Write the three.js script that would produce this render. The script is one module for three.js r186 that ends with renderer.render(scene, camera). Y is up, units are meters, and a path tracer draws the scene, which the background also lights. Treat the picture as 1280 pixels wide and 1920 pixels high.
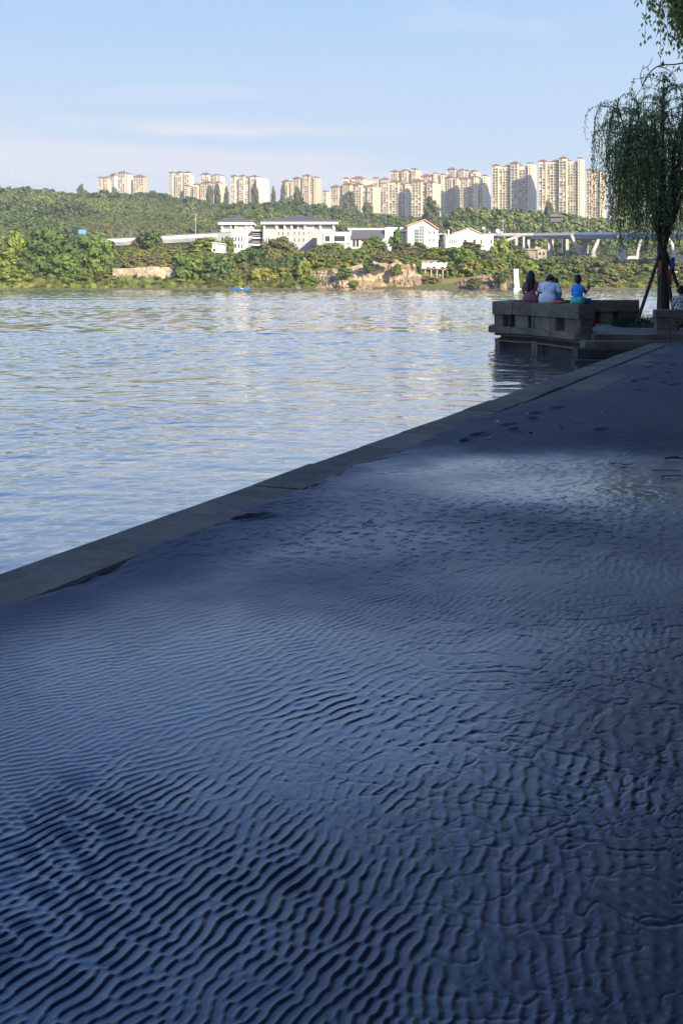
import * as THREE from 'three';
import { mergeGeometries, mergeVertices } from 'three/addons/utils/BufferGeometryUtils.js';
import { MarchingCubes } from 'three/addons/objects/MarchingCubes.js';

// ---------- camera (level, lens shifted down so that uprights stay upright) ----------
const F = 2000, HOR = 528, CX = 640, EYE = 1.45;           // focal length and horizon in units of a 1280 x 1920 frame
const scene = new THREE.Scene();
const camera = new THREE.PerspectiveCamera(2 * Math.atan(960 / F) * 180 / Math.PI, 1280 / 1920, 0.1, 12000);
camera.position.set(0, EYE, 0);
camera.lookAt(0, EYE, -10);
camera.setViewOffset(1280, 1920, 0, 960 - HOR, 1280, 1920);

// ---------- sky ----------
const R = Math.PI / 180;
function rngOf(seed) { let a = seed >>> 0; return () => { a = (a + 0x6D2B79F5) | 0; let t = Math.imul(a ^ (a >>> 15), 1 | a); t = (t + Math.imul(t ^ (t >>> 7), 61 | t)) ^ t; return ((t ^ (t >>> 14)) >>> 0) / 4294967296; }; }
function hash2(x, y, s = 0) { let h = Math.imul(x | 0, 374761393) + Math.imul(y | 0, 668265263) + Math.imul(s | 0, 974634777); h = Math.imul(h ^ (h >>> 13), 1274126177); h ^= h >>> 16; h = Math.imul(h, 2246822519); return ((h ^ (h >>> 15)) >>> 0) / 4294967296; }
function vnoise(x, y, s = 0) {                              // smooth value noise, 0..1
  const ix = Math.floor(x), iy = Math.floor(y), fx = x - ix, fy = y - iy, u = fx * fx * fx * (fx * (fx * 6 - 15) + 10), v = fy * fy * fy * (fy * (fy * 6 - 15) + 10);
  const a = hash2(ix, iy, s), b = hash2(ix + 1, iy, s), c = hash2(ix, iy + 1, s), d = hash2(ix + 1, iy + 1, s);
  return a + (b - a) * u + (c - a) * v + (a - b - c + d) * u * v;
}
function fbm(x, y, s = 0, n = 4) { let t = 0, a = 0.5, w = 0; for (let i = 0; i < n; i++) { t += a * vnoise(x, y, s + i * 17); w += a; a *= 0.5; const q = x * 1.63 - y * 1.21 + 3.1; y = x * 1.21 + y * 1.63 + 1.7; x = q; } return t / w; }
const clamp = (x, a = 0, b = 1) => Math.min(b, Math.max(a, x));
const sstep = (a, b, x) => { const t = clamp((x - a) / (b - a)); return t * t * (3 - 2 * t); };
const lerp = (a, b, t) => a + (b - a) * t;
function table(rows, x) { if (x <= rows[0][0]) return rows[0][1]; for (let i = 1; i < rows.length; i++) if (x <= rows[i][0]) { const [x0, y0] = rows[i - 1], [x1, y1] = rows[i]; const t = (x - x0) / (x1 - x0); return y0 + (y1 - y0) * t; } return rows[rows.length - 1][1]; }

const SUN_AZ = 28 * R, SUN_EL = 22 * R;                     // behind the camera, to the right
const sunDir = new THREE.Vector3(Math.sin(SUN_AZ) * Math.cos(SUN_EL), Math.sin(SUN_EL), Math.cos(SUN_AZ) * Math.cos(SUN_EL));
{
  const W = 1536, H = 768, data = new Float32Array(W * H * 4);
  const stops = [[0, .70, .785, .89], [3, .68, .785, .91], [7, .60, .745, .925], [11, .52, .70, .935], [15, .42, .635, .945], [24, .26, .51, 1.06], [40, .145, .36, .98], [90, .085, .23, .74]].map((s) => s.map((v, i) => (i ? v * .535 : v)));
  for (let row = 0; row < H; row++) {
    const el = ((row + 0.5) / H - 0.5) * 180, e = Math.max(0, el), y = Math.sin(el * R);
    let i = 1; while (i < stops.length - 1 && e > stops[i][0]) i++;
    const t = clamp((e - stops[i - 1][0]) / (stops[i][0] - stops[i - 1][0]));
    const base = [1, 2, 3].map((c) => lerp(stops[i - 1][c], stops[i][c], t));
    for (let col = 0; col < W; col++) {
      const a = ((col + 0.5) / W - 0.5) * 2 * Math.PI, x = Math.cos(a) * Math.cos(el * R), z = Math.sin(a) * Math.cos(el * R);
      const cs = x * sunDir.x + y * sunDir.y + z * sunDir.z, glow = Math.pow(Math.max(0, cs), 8) * 0.25 + Math.pow(Math.max(0, cs), 60) * 0.9;
      const o = (row * W + col) * 4;
      let cl = 0;
      if (el > 0.4) {                                       // thin streaked cloud, on a flat layer high above
        const k = 1 / (y + 0.045), px = x * k, pz = z * k;
        const warp = fbm(px * 0.6, pz * 0.6, 5, 3) * 2.2;
        const f1 = fbm(px * 0.55 + warp, pz * 1.9 + warp * 0.5, 11, 5), f2 = fbm(px * 0.22, pz * 0.4, 31, 3);
        cl = sstep(0.50, 0.78, f1 * 0.62 + f2 * 0.5) * sstep(0.4, 3.5, el) * 0.65 * (1 - 0.55 * sstep(9, 20, el));
        const az = Math.atan2(x, -z) / R;                   // the low bank of thin cloud over the left of the river
        cl += sstep(0.30, 0.62, fbm(az * 0.085 + 3, el * 0.95, 71, 5)) * sstep(2.2, 5.2, el) * (1 - sstep(6.4, 8.9, el)) * (1 - sstep(-4, 12, az)) * sstep(-60, -30, az) * 1.15;
        cl += sstep(0.44, 0.66, fbm(az * 0.05 + 8, el * 2.0, 91, 4)) * sstep(4.5, 6.5, el) * (1 - sstep(8.2, 9.6, el)) * (1 - sstep(-9, 8, az)) * sstep(-70, -30, az) * 1.5;
        cl = clamp(cl);
      }
      const warm = [1.0, 0.86, 0.66];
      for (let c = 0; c < 3; c++) { const clear = base[c] + glow * warm[c]; data[o + c] = lerp(clear, [0.435, 0.44, 0.482][c] + glow * warm[c], cl * 0.92); }
      data[o + 3] = 1;
      if (el < 0) for (let c = 0; c < 3; c++) data[o + c] = [0.16, 0.18, 0.20][c];
    }
  }
  const tex = new THREE.DataTexture(data, W, H, THREE.RGBAFormat, THREE.FloatType);
  tex.mapping = THREE.EquirectangularReflectionMapping; tex.magFilter = THREE.LinearFilter; tex.minFilter = THREE.LinearFilter; tex.wrapS = THREE.RepeatWrapping; tex.needsUpdate = true;
  scene.background = tex; scene.environment = tex;
}
// ---------- sun, air, exposure ----------
const sun = new THREE.DirectionalLight(new THREE.Color().setRGB(1.0, 0.86, 0.66), 5.0);
sun.position.copy(sunDir).multiplyScalar(600); sun.target.position.set(0, 0, -200);
sun.position.add(sun.target.position); sun.castShadow = true; sun.shadow.radius = 1.2; sun.shadow.mapSize.set(4096, 4096);
Object.assign(sun.shadow.camera, { left: -420, right: 420, top: 420, bottom: -420, near: 1, far: 2500 });
scene.add(sun, sun.target);
const FOG = 0.00021;
if (FOG) scene.fog = new THREE.FogExp2(new THREE.Color().setRGB(0.62, 0.72, 0.85), FOG);
const renderer = new THREE.WebGLRenderer({ antialias: true });
renderer.setSize(682, 1024);
renderer.toneMapping = THREE.LinearToneMapping;
renderer.toneMappingExposure = 1.9;
renderer.shadowMap.enabled = true; renderer.shadowMap.type = THREE.PCFSoftShadowMap;

// ---------- helpers ----------
const PX = (px, d) => (px - CX) / F * d, PY = (py, d) => EYE - (py - HOR) / F * d;   // a bearing read off at a known distance gives a real place
const at = (px, py, d) => new THREE.Vector3(PX(px, d), PY(py, d), -d);
const taken = {};
function numbered(name) { const n = taken[name] = (taken[name] ?? -1) + 1; return n ? `${name}_${String(n).padStart(3, '0')}` : name; }
function shade(o) { o.traverse((m) => { if (m.isMesh) { m.castShadow = true; m.receiveShadow = true; } }); return o; }
function thing(name, label, category, pos = [0, 0, 0], turn = 0, group) {
  const o = new THREE.Group(); o.name = numbered(name); o.position.set(...pos); o.rotation.y = turn;
  o.userData = { label, category }; if (group) o.userData.group = group;
  scene.add(o); return o;
}
function part(name, geo, material, parent, kind) { const m = new THREE.Mesh(geo, material); m.name = name; m.castShadow = m.receiveShadow = true; if (kind) m.userData.kind = kind; parent.add(m); return m; }
function single(name, geo, material, label, category, group) { const m = part(numbered(name), geo, material, scene); m.userData = { label, category }; if (group) m.userData.group = group; return m; }
function struct(name, geo, material) { const m = part(numbered(name), geo, material, scene, 'structure'); return m; }
function clean(g) { const o = g.index ? g.toNonIndexed() : g; for (const k of Object.keys(o.attributes)) if (!['position', 'normal', 'uv'].includes(k)) o.deleteAttribute(k); if (!o.attributes.uv) o.setAttribute('uv', new THREE.BufferAttribute(new Float32Array(o.attributes.position.count * 2), 2)); return o; }
const merge = (list) => mergeGeometries(list.map(clean), false);
function box(w, h, d, x = 0, y = 0, z = 0, ry = 0) { const g = new THREE.BoxGeometry(w, h, d); if (ry) g.rotateY(ry); g.translate(x, y, z); return g; }
const span = (x0, x1, y0, y1, z0, z1) => box(Math.abs(x1 - x0), Math.abs(y1 - y0), Math.abs(z1 - z0), (x0 + x1) / 2, (y0 + y1) / 2, (z0 + z1) / 2);
function chamferBox(w, h, d, b = 0.012) {                    // box with bevelled edges, centred
  const s = new THREE.Shape(); const a = w / 2 - b, c = h / 2 - b; s.moveTo(-a, -c); s.lineTo(a, -c); s.lineTo(a, c); s.lineTo(-a, c); s.closePath();
  const g = new THREE.ExtrudeGeometry(s, { depth: d - 2 * b, bevelEnabled: true, bevelThickness: b, bevelSize: b, bevelSegments: 1 }); g.translate(0, 0, -(d - 2 * b) / 2); return g;
}
function rough(g, amt, freq, seed) {                        // chipped, uneven surface
  const p = g.attributes.position; const r = (x, y, z, k) => vnoise(x * freq + z * freq * 1.3 + k * 9, y * freq + z * freq * .7 - k * 5, seed + k) - 0.5;
  for (let i = 0; i < p.count; i++) { const x = p.getX(i), y = p.getY(i), z = p.getZ(i); p.setXYZ(i, x + r(x, y, z, 1) * amt, y + r(x, y, z, 2) * amt, z + r(x, y, z, 3) * amt); }
  g.computeVertexNormals(); return g;
}
function tube(points, r0, r1, seg = 6, rings) {              // tapered tube through points
  const pts = points.map((p) => (p.isVector3 ? p : new THREE.Vector3(...p))), curve = pts.length > 2 ? new THREE.CatmullRomCurve3(pts) : new THREE.LineCurve3(pts[0], pts[1]);
  const n = rings ?? Math.max(1, (pts.length - 1) * 3), g = new THREE.TubeGeometry(curve, n, 1, seg, false), p = g.attributes.position;
  for (let i = 0; i <= n; i++) { const c = curve.getPointAt(i / n), r = lerp(r0, r1, i / n); for (let j = 0; j <= seg; j++) { const k = i * (seg + 1) + j; p.setXYZ(k, c.x + (p.getX(k) - c.x) * r, c.y + (p.getY(k) - c.y) * r, c.z + (p.getZ(k) - c.z) * r); } }
  return g;
}
function bar(a, b, w, h = w) { const va = a.isVector3 ? a : new THREE.Vector3(...a), vb = b.isVector3 ? b : new THREE.Vector3(...b), L = va.distanceTo(vb), g = new THREE.BoxGeometry(w, h, L); const m = new THREE.Matrix4().lookAt(va, vb, Math.abs(vb.y - va.y) > 0.99 * L ? new THREE.Vector3(1, 0, 0) : new THREE.Vector3(0, 1, 0)); g.applyMatrix4(m); g.translate((va.x + vb.x) / 2, (va.y + vb.y) / 2, (va.z + vb.z) / 2); return g; }
function mat(r, g, b, roughness = 0.85, extra = {}) { return new THREE.MeshStandardMaterial({ color: new THREE.Color().setRGB(r, g, b), roughness, ...extra }); }
function texOf(W, H, fn, { srgb = false, repeat } = {}) {    // fn(x 0..1, y 0..1) -> [r, g, b] linear 0..1 or one number
  const data = new Uint8Array(W * H * 4), enc = (v) => 255 * (srgb ? (v <= 0.0031308 ? v * 12.92 : 1.055 * Math.pow(v, 1 / 2.4) - 0.055) : v);
  for (let j = 0; j < H; j++) for (let i = 0; i < W; i++) { const v = fn((i + 0.5) / W, (j + 0.5) / H), o = (j * W + i) * 4; for (let c = 0; c < 3; c++) data[o + c] = clamp(enc(typeof v === 'number' ? v : v[c]), 0, 255); data[o + 3] = 255; }
  const t = new THREE.DataTexture(data, W, H); t.magFilter = THREE.LinearFilter; t.minFilter = THREE.LinearFilter; t.wrapS = t.wrapT = THREE.RepeatWrapping; if (srgb) t.colorSpace = THREE.SRGBColorSpace; if (repeat) t.repeat.set(...repeat); t.needsUpdate = true; return t;
}
function tnoise(x, y, n, s) { const ix = Math.floor(x * n), iy = Math.floor(y * n), fx = x * n - ix, fy = y * n - iy, u = fx * fx * (3 - 2 * fx), v = fy * fy * (3 - 2 * fy), w = (k) => ((k % n) + n) % n; const a = hash2(w(ix), w(iy), s), b = hash2(w(ix + 1), w(iy), s), c = hash2(w(ix), w(iy + 1), s), d = hash2(w(ix + 1), w(iy + 1), s); return a + (b - a) * u + (c - a) * v + (a - b - c + d) * u * v; }
function tfbm(x, y, n, s, oct = 5) { let t = 0, a = 0.5, w = 0; for (let i = 0; i < oct; i++) { t += a * tnoise(x, y, n, s + i); w += a; a *= 0.55; n *= 2; } return t / w; }

// ---------- the waterfront frame: edge line of the promenade ----------
const edgeX = (d) => 0.452 * d - 4.09;                      // kerb edge, metres right of the camera axis, at distance d
const EL = Math.hypot(0.452, 1), E = [0.452 / EL, 1 / EL], N = [E[1], -E[0]];         // along and across, in (x, d)
const vOf = (x, d) => (x - edgeX(d)) * N[0], uOf = (x, d) => (x + 4.09) * E[0] + d * E[1];
const fromUV = (u, v) => [-4.09 + u * E[0] + v * N[0], u * E[1] + v * N[1]];          // -> x, d
const WATER = -0.45;

// ---------- promenade: concrete base, kerb slabs, silt ----------
const concreteBump = texOf(512, 512, (x, y) => tfbm(x, y, 16, 3, 5));
const concreteMap = texOf(1024, 1024, (x, y) => { const a = tfbm(x, y, 5, 40, 5), b = tfbm(x, y, 40, 50, 4), st = sstep(.52, .70, tfbm(x, y, 7, 45, 4)), k = (0.66 + 0.6 * (a - .5) + .35 * (b - .5)) * lerp(1, .78, st); return [k, k * lerp(1, .97, st), k * lerp(1, .9, st)]; }, { srgb: true });
function worldUV(g, s, plane = 'xz') { const p = g.attributes.position, uv = new Float32Array(p.count * 2); for (let i = 0; i < p.count; i++) { uv[2 * i] = (plane[0] === 'x' ? p.getX(i) : p.getZ(i)) / s; uv[2 * i + 1] = (plane[1] === 'z' ? p.getZ(i) : p.getY(i)) / s; } g.setAttribute('uv', new THREE.BufferAttribute(uv, 2)); return g; }
function boxUV(g, s) { const o = g.index ? g.toNonIndexed() : g; o.computeVertexNormals(); const p = o.attributes.position, n = o.attributes.normal, uv = new Float32Array(p.count * 2); for (let i = 0; i < p.count; i++) { const ax = Math.abs(n.getX(i)), ay = Math.abs(n.getY(i)), az = Math.abs(n.getZ(i)); const [a, b] = ay > ax && ay > az ? [p.getX(i), p.getZ(i)] : ax > az ? [p.getZ(i), p.getY(i)] : [p.getX(i), p.getY(i)]; uv[2 * i] = a / s; uv[2 * i + 1] = b / s; } o.setAttribute('uv', new THREE.BufferAttribute(uv, 2)); return o; }
const M = {};
const stone = (r, g, b, rough = 0.85, bump = 0.006) => mat(r, g, b, rough, { map: concreteMap, bumpMap: concreteBump, bumpScale: bump });
M.kerb = [stone(.215, .175, .12), stone(.185, .15, .105), stone(.24, .195, .135)];
M.paving = stone(.17, .16, .145);
{
  // base sheet with a vertical quay face down into the river
  const L = [], u0 = -14, u1 = 62, vIn = 24, q = [];
  const P = (u, v, y) => { const [x, d] = fromUV(u, v); return [x, y, -d]; };
  const quad = (a, b, c, d) => q.push(a, b, c, a, c, d);
  quad(P(u0, .03, -.022), P(u0, vIn, -.022), P(u1, vIn, -.022), P(u1, .03, -.022));
  quad(P(u0, .03, -.022), P(u1, .03, -.022), P(u1, .03, -3), P(u0, .03, -3));
  const g = new THREE.BufferGeometry(); g.setAttribute('position', new THREE.Float32BufferAttribute(q.flat(), 3)); g.computeVertexNormals();
  struct('promenade', boxUV(g, 2.5), M.paving);
  const kerb = new THREE.Group(); kerb.name = numbered('kerb'); kerb.userData = { kind: 'structure' }; scene.add(kerb);
  const r = rngOf(5); let u = 1.3, n = 0;
  while (u < 32) {
    const len = 0.92 + r() * 0.16, g = chamferBox(len - 0.015, 0.12, 0.44, 0.018); rough(g, 0.010, 9, n + 3);
    const [x, d] = fromUV(u + len / 2, 0.22 + (r() - .5) * 0.012);
    g.rotateY(Math.atan2(E[1], E[0])); g.translate(x, -0.06 + (r() - .5) * 0.008, -d);
    part(n ? `kerb_slab_${String(n).padStart(3, '0')}` : 'kerb_slab', boxUV(g, 1.6), M.kerb[Math.floor(r() * 3)], kerb);
    u += len; n++;
  }
  // second row of paving stones, mostly under the silt, bare farther on
  u = 9; let k = 0;
  const pav = new THREE.Group(); pav.name = numbered('paving'); pav.userData = { kind: 'structure' }; scene.add(pav);
  while (u < 32) { const len = 0.75 + r() * .12, g = chamferBox(len - .012, .08, .5, .01), [x, d] = fromUV(u + len / 2, .72 + .002); g.rotateY(Math.atan2(E[1], E[0])); g.translate(x, -.052 + (r() - .5) * .006, -d); part(k ? `paver_${String(k).padStart(3, '0')}` : 'paver', boxUV(g, 1.6), M.kerb[Math.floor(r() * 3)], pav); u += len; k++; }
}
// silt left by the flood: ripple marks as real relief
const crestAngle = (x, d) => clamp(27 - 30 * (x - 0.08 * (d - 3)) + 46 * (fbm(x * 0.9 + 7, d * 0.8, 201, 3) - 0.5), -42, 62) * R;
const gaborCache = new Map();
function gaborCell(i, j) {
  const key = i * 4096 + j; let c = gaborCache.get(key);
  if (!c) {
    c = []; for (let n = 0; n < 2; n++) {
      const x = (i + hash2(i, j, 300 + n)) * 0.068, d = (j + hash2(i, j, 310 + n)) * 0.068, a = crestAngle(x, d) + (hash2(i, j, 320 + n) - 0.5) * 0.95;
      const lam = 0.0405 * (1 - .17 * (1 - sstep(2.9, 3.8, d)) * (1 - sstep(-.1, .6, x))) * (0.76 + 0.50 * vnoise(x * 1.1, d * 1.1, 330)) * (1 + 0.12 * sstep(0, 1, x));
      c.push({ x, d, sx: Math.sin(a), sd: Math.cos(a), k: 2 * Math.PI / lam, ph: hash2(i, j, 340 + n) * 6.283, w: hash2(i, j, 350 + n) > 0.5 ? 1 : -1 });
    }
    gaborCache.set(key, c);
  }
  return c;
}
function gabor(x, d) {
  const ci = Math.floor(x / 0.068), cj = Math.floor(d / 0.068); let s = 0, s2 = 0;
  for (let i = ci - 2; i <= ci + 2; i++) for (let j = cj - 2; j <= cj + 2; j++) for (const k of gaborCell(i, j)) {
    const dx = x - k.x, dd = d - k.d, al = dx * k.sx + dd * k.sd, ac = dx * k.sd - dd * k.sx;
    const q = al * al * 95 + ac * ac * 230; if (q < 4.5) { const e = k.w * Math.exp(-q), p = k.k * ac + k.ph; s += e * Math.cos(p); s2 += e * Math.sin(p); }
  }
  return [s, s2];
}
const prints = [[955, 798, 20], [967, 808, -15], [897, 817, 12], [874, 829, -10], [1006, 776, 15], [999, 787, -12], [1046, 766, 8], [1129, 807, 20], [475, 973, 30], [1215, 690, 0], [1235, 682, 20], [1255, 700, -10], [1228, 704, 10], [1262, 686, 5], [1210, 712, 12], [1245, 718, -6], [1190, 716, 0], [1200, 733, 10], [1265, 722, 18], [1225, 672, 8]]
  .map(([px, py, a]) => { const d = EYE * F / (py - HOR); return [PX(px, d), d, (24 + a) * R]; });
function mudBoundary(u) { return 0.30 + 0.46 * (fbm(u * 1.5, 2.2, 401, 4) - 0.5) + 0.62 * sstep(12, 17, u) * (1 - sstep(24, 28, u)) * sstep(.3, .6, fbm(u * .8, 9, 402, 3)); }
function mudHeight(x, d) {
  const v = vOf(x, d), u = uOf(x, d), vb = mudBoundary(u);
  const inn = sstep(-0.10, 0.22, v - vb + (vnoise(x * 14, d * 14, 411) - .5) * .09);
  let h = -0.028 + 0.037 * inn + 0.013 * (fbm(x * 0.55, d * 0.55, 421, 3) - 0.5) * inn;
  // where the ripples are well formed, faint, drowned or smoothed
  const far = sstep(5.6, 8.6, d), leftFlat = sstep(4.2, 5.0, d) * (1 - sstep(-0.9, 0.9, x - 0.02 * d));
  let amp = 0.0025 * (0.25 + 1.5 * fbm(x * 1.3, d * 1.3, 431, 3)) * (1 - 0.62 * leftFlat) * (1 - 0.5 * far) * (1 - 0.52 * sstep(2.7, 3.9, d - .5 * x));
  amp *= 1 - 0.80 * sstep(0.35, 0.75, x - 0.25 * (3.1 - d)) * (1 - sstep(2.55, 3.0, d)) * sstep(.36, .6, fbm(x * 3, d * 3, 433, 2) + .12);
  amp *= 1 + 0.35 * sstep(0.9, 1.3, x) * sstep(3.6, 4.2, d) * (1 - sstep(5.2, 5.8, d));
  amp *= 1 - 0.85 * sstep(8.8, 10.2, d + 0.25 * x) ;
  amp *= 1 - .22 * (1 - sstep(.4, 1.1, Math.hypot(x + .25, (d - 3.7) * .85))); amp *= 1 + .20 * (1 - sstep(2.6, 3.4, d)) * (1 - sstep(-.2, .7, x)); amp *= sstep(0.0, 0.5, v - vb);
  if (amp > 1e-5) {
    const [ga, gb] = gabor(x, d), A = Math.tanh(Math.hypot(ga, gb) * 1.05), ph = Math.atan2(gb, ga), cw = Math.cos(ph - .62 * Math.cos(ph)), pw = lerp(2.0, .95, sstep(-.3, .6, x)); let g = A * (2 * Math.pow((1 + cw) / 2, pw) - lerp(.72, 1, sstep(-.3, .6, x)));
    const pool = sstep(0.44, 0.60, fbm(x * 1.15 + 0.6, d * 1.15, 441, 3));          // troughs silted up flat
    const drowned = lerp(g, Math.max(g, -0.12 + 0.1 * g), pool);
    h += amp * drowned + amp * 0.36 * (fbm(x * 21 + d * 13, d * 21 - x * 13, 451, 2) - 0.5);
  }
  { const cx = x * 7 + 1.6 * vnoise(x * 3, d * 3, 471), cd = d * 9 + 1.6 * vnoise(x * 3, d * 3, 472), rg = 1 - Math.abs(2 * fbm(cx, cd, 473, 2) - 1) , rc = 1 - Math.abs(2 * fbm(cx * 1.7 + 5, cd * 2.2, 475, 2) - 1); h -= inn * 0.0024 * (sstep(.93, .995, rg) + .7 * sstep(.94, .995, rc)) * (1 - sstep(4.4, 5.6, d)) * (.25 + .9 * sstep(-.2, .9, x)); }
  h += inn * 0.0022 * (fbm(x * 22, d * 9, 461, 3) - 0.5) * (1 + sstep(5, 8, d)) ;
  h += inn * sstep(4.4, 6.2, d) * (1 - sstep(9.5, 12, d)) * 0.0042 * sstep(.52, .70, fbm(x * 26 + d * 8, d * 20 - x * 6, 463, 3)) * (.4 + 1.2 * fbm(x * 1.2, d * 1.2, 464, 2));   // small blisters and flakes
  if (d > 4.5) for (const [fx, fd, a] of prints) { const dx = x - fx, dd = d - fd; if (dx * dx + dd * dd < 0.09) { const l = dx * Math.sin(a) + dd * Math.cos(a), w = dx * Math.cos(a) - dd * Math.sin(a), q = Math.sqrt(l * l / 0.0196 + w * w / 0.0030); h += 0.026 * inn * (-(1 - sstep(0.65, 1.05, q)) + 0.42 * sstep(.85, 1.1, q) * (1 - sstep(1.1, 1.6, q))) * (.75 + .5 * vnoise(x * 30, d * 30, 470)); } }
  return h;
}
{
  const patches = [[0.1, 1.55, -2.4, 3.6, 0.02], [1.55, 3.3, 1.6, 3.8, 0.02], [1.55, 3.3, -2.9, -1.35, 0.02], [3.3, 4.9, 2.3, 5.5, 0.02], [4.9, 7.4, 3.4, 7, 0.03], [7.4, 10.2, 4.9, 8, 0.03], [1.55, 3.3, -1.35, 1.6, 0.0052], [3.3, 4.9, -1.9, 2.3, 0.0070], [4.9, 7.4, -2.6, 3.4, 0.0115], [7.4, 10.2, -2.6, 4.9, 0.02], [10.2, 33, 0, 14, 0.05]], geos = [];
  for (const [d0, d1, x0, x1, s] of patches) {
    const nx = Math.ceil((x1 - x0) / s), nd = Math.ceil((d1 - d0) / s), id = new Int32Array((nx + 1) * (nd + 1)).fill(-1), pos = [], uv = [], idx = [];
    for (let j = 0; j <= nd; j++) for (let i = 0; i <= nx; i++) {
      const d = d0 + (d1 - d0) * j / nd, x = x0 + (x1 - x0) * i / nx;
      if (vOf(x, d) < 0.16 || vOf(x, d) > 11) continue;
      id[j * (nx + 1) + i] = pos.length / 3; pos.push(x, mudHeight(x, d), -d); uv.push((x + 3) / 17, d / 34);
    }
    for (let j = 0; j < nd; j++) for (let i = 0; i < nx; i++) { const a = id[j * (nx + 1) + i], b = id[j * (nx + 1) + i + 1], c = id[(j + 1) * (nx + 1) + i], e = id[(j + 1) * (nx + 1) + i + 1]; if (a >= 0 && b >= 0 && c >= 0 && e >= 0) idx.push(a, b, e, a, e, c); }
    const g = new THREE.BufferGeometry(); g.setAttribute('position', new THREE.Float32BufferAttribute(pos, 3)); g.setAttribute('uv', new THREE.Float32BufferAttribute(uv, 2)); g.setIndex(idx); g.computeVertexNormals(); geos.push(g);
  }
  const wet = (x, d) => {                                    // 1 = shining wet, 0 = drained and dull
    const v = vOf(x, d), n = fbm(x * .8, d * .8, 501, 4) - .5;
    let w = 1 - sstep(8.7, 9.9, d + 0.10 * (x - 2) + n * 1.6);
    w *= 1 - 0.75 * sstep(-.1, .5, .9 - v + n * .9);
    w *= 1 - .25 * sstep(4.2, 5.0, d + .25 * x + n) * (1 - sstep(6.6, 7.6, d)) * (1 - sstep(1.2, 2.2, x));
    return clamp(w * (0.92 + .5 * n));
  };
  const sheen = (x, d) => { const n = fbm(x * 1.1 + 4, d * 1.1, 541, 4) - .5, e = (cx, cd, rx, rd) => 1 - sstep(.15, 1.35, Math.hypot((x - cx) / rx, (d - cd) / rd) + n * .9); return clamp(Math.max(e(-.25, 3.7, 1.05, 1.2), .9 * e(1.6, 7.3, 1.1, 1.0), .5 * e(.6, 8.3, 1.6, .8), .6 * e(-.8, 2.7, .8, .9), .55 * e(1.0, 4.9, 1.0, 1.1), .4 * e(.3, 6.0, 1.2, .9))); };
  const rough = texOf(512, 1024, (tx, ty) => { const x = tx * 17 - 3, d = ty * 34, w = wet(x, d); return lerp(0.88, lerp(.33, .11, sheen(x, d)), w) + 0.10 * (fbm(x * 6, d * 6, 511, 3) - .5); });
  const col = texOf(512, 1024, (tx, ty) => { const x = tx * 17 - 3, d = ty * 34, w = wet(x, d), n = fbm(x * 1.7, d * 1.7, 521, 5), k = lerp(0.075, 0.030, w) * (0.7 + 0.6 * n); return [k * lerp(.98, .80, w), k * lerp(.96, .88, w), k * lerp(1.06, 1.32, w)]; }, { srgb: true });
  const gloss = texOf(512, 1024, (tx, ty) => lerp(.26, lerp(.52, 1, sheen(tx * 17 - 3, ty * 34)), wet(tx * 17 - 3, ty * 34))); for (let i = 0; i < gloss.image.data.length; i += 4) gloss.image.data[i + 3] = gloss.image.data[i]; gloss.wrapS = gloss.wrapT = THREE.ClampToEdgeWrapping;
  rough.wrapS = rough.wrapT = col.wrapS = col.wrapT = THREE.ClampToEdgeWrapping;
  const fine = texOf(512, 512, (x, y) => tfbm(x, y, 24, 61, 4)); fine.repeat.set(17 / .6, 34 / .6);
  M.mud = new THREE.MeshPhysicalMaterial({ color: 0xffffff, map: col, roughness: 1, roughnessMap: rough, specularIntensityMap: gloss, bumpMap: fine, bumpScale: 0.0010, ior: 2.3, specularColor: new THREE.Color().setRGB(.80, .90, 1.0), metalness: 0 });
  const mud = struct('mud_ground', mergeGeometries(geos, false), M.mud);
}
// ---------- river ----------
const waves = (() => {
  const r = rngOf(77), w = [];
  for (let i = 0; i < 46; i++) { const lam = 0.16 * Math.pow(16, Math.pow(i / 45, 1.15)), a = (r() * 2 - 1) * 1.45 + 0.15, k = 2 * Math.PI / lam; w.push([k * Math.sin(a), k * Math.cos(a), r() * 6.283, lam * 0.0034 * Math.pow(Math.max(1, lam / .5), -.7) * (0.7 + .6 * r()), lam]); }
  return w;
})();
function waterHeight(x, d, minLam) {
  const calm = (0.45 + 1.1 * fbm(x * 0.07 + d * .01, d * 0.16, 601, 3)) * (1 + .7 * sstep(14, 45, d) + 2.2 * sstep(30, 120, d)), lee = 0.35 + 0.65 * sstep(1.0, 5, -vOf(x, d)) ; let h = 0;
  const wx = x + 0.5 * vnoise(x * .5, d * .5, 611), wd = d + 0.5 * vnoise(x * .5, d * .5, 612);
  for (const [kx, kd, p, a, lam] of waves) if (lam > minLam) h += a * Math.sin(kx * wx + kd * wd + p);
  return h * calm * lee;
}
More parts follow.
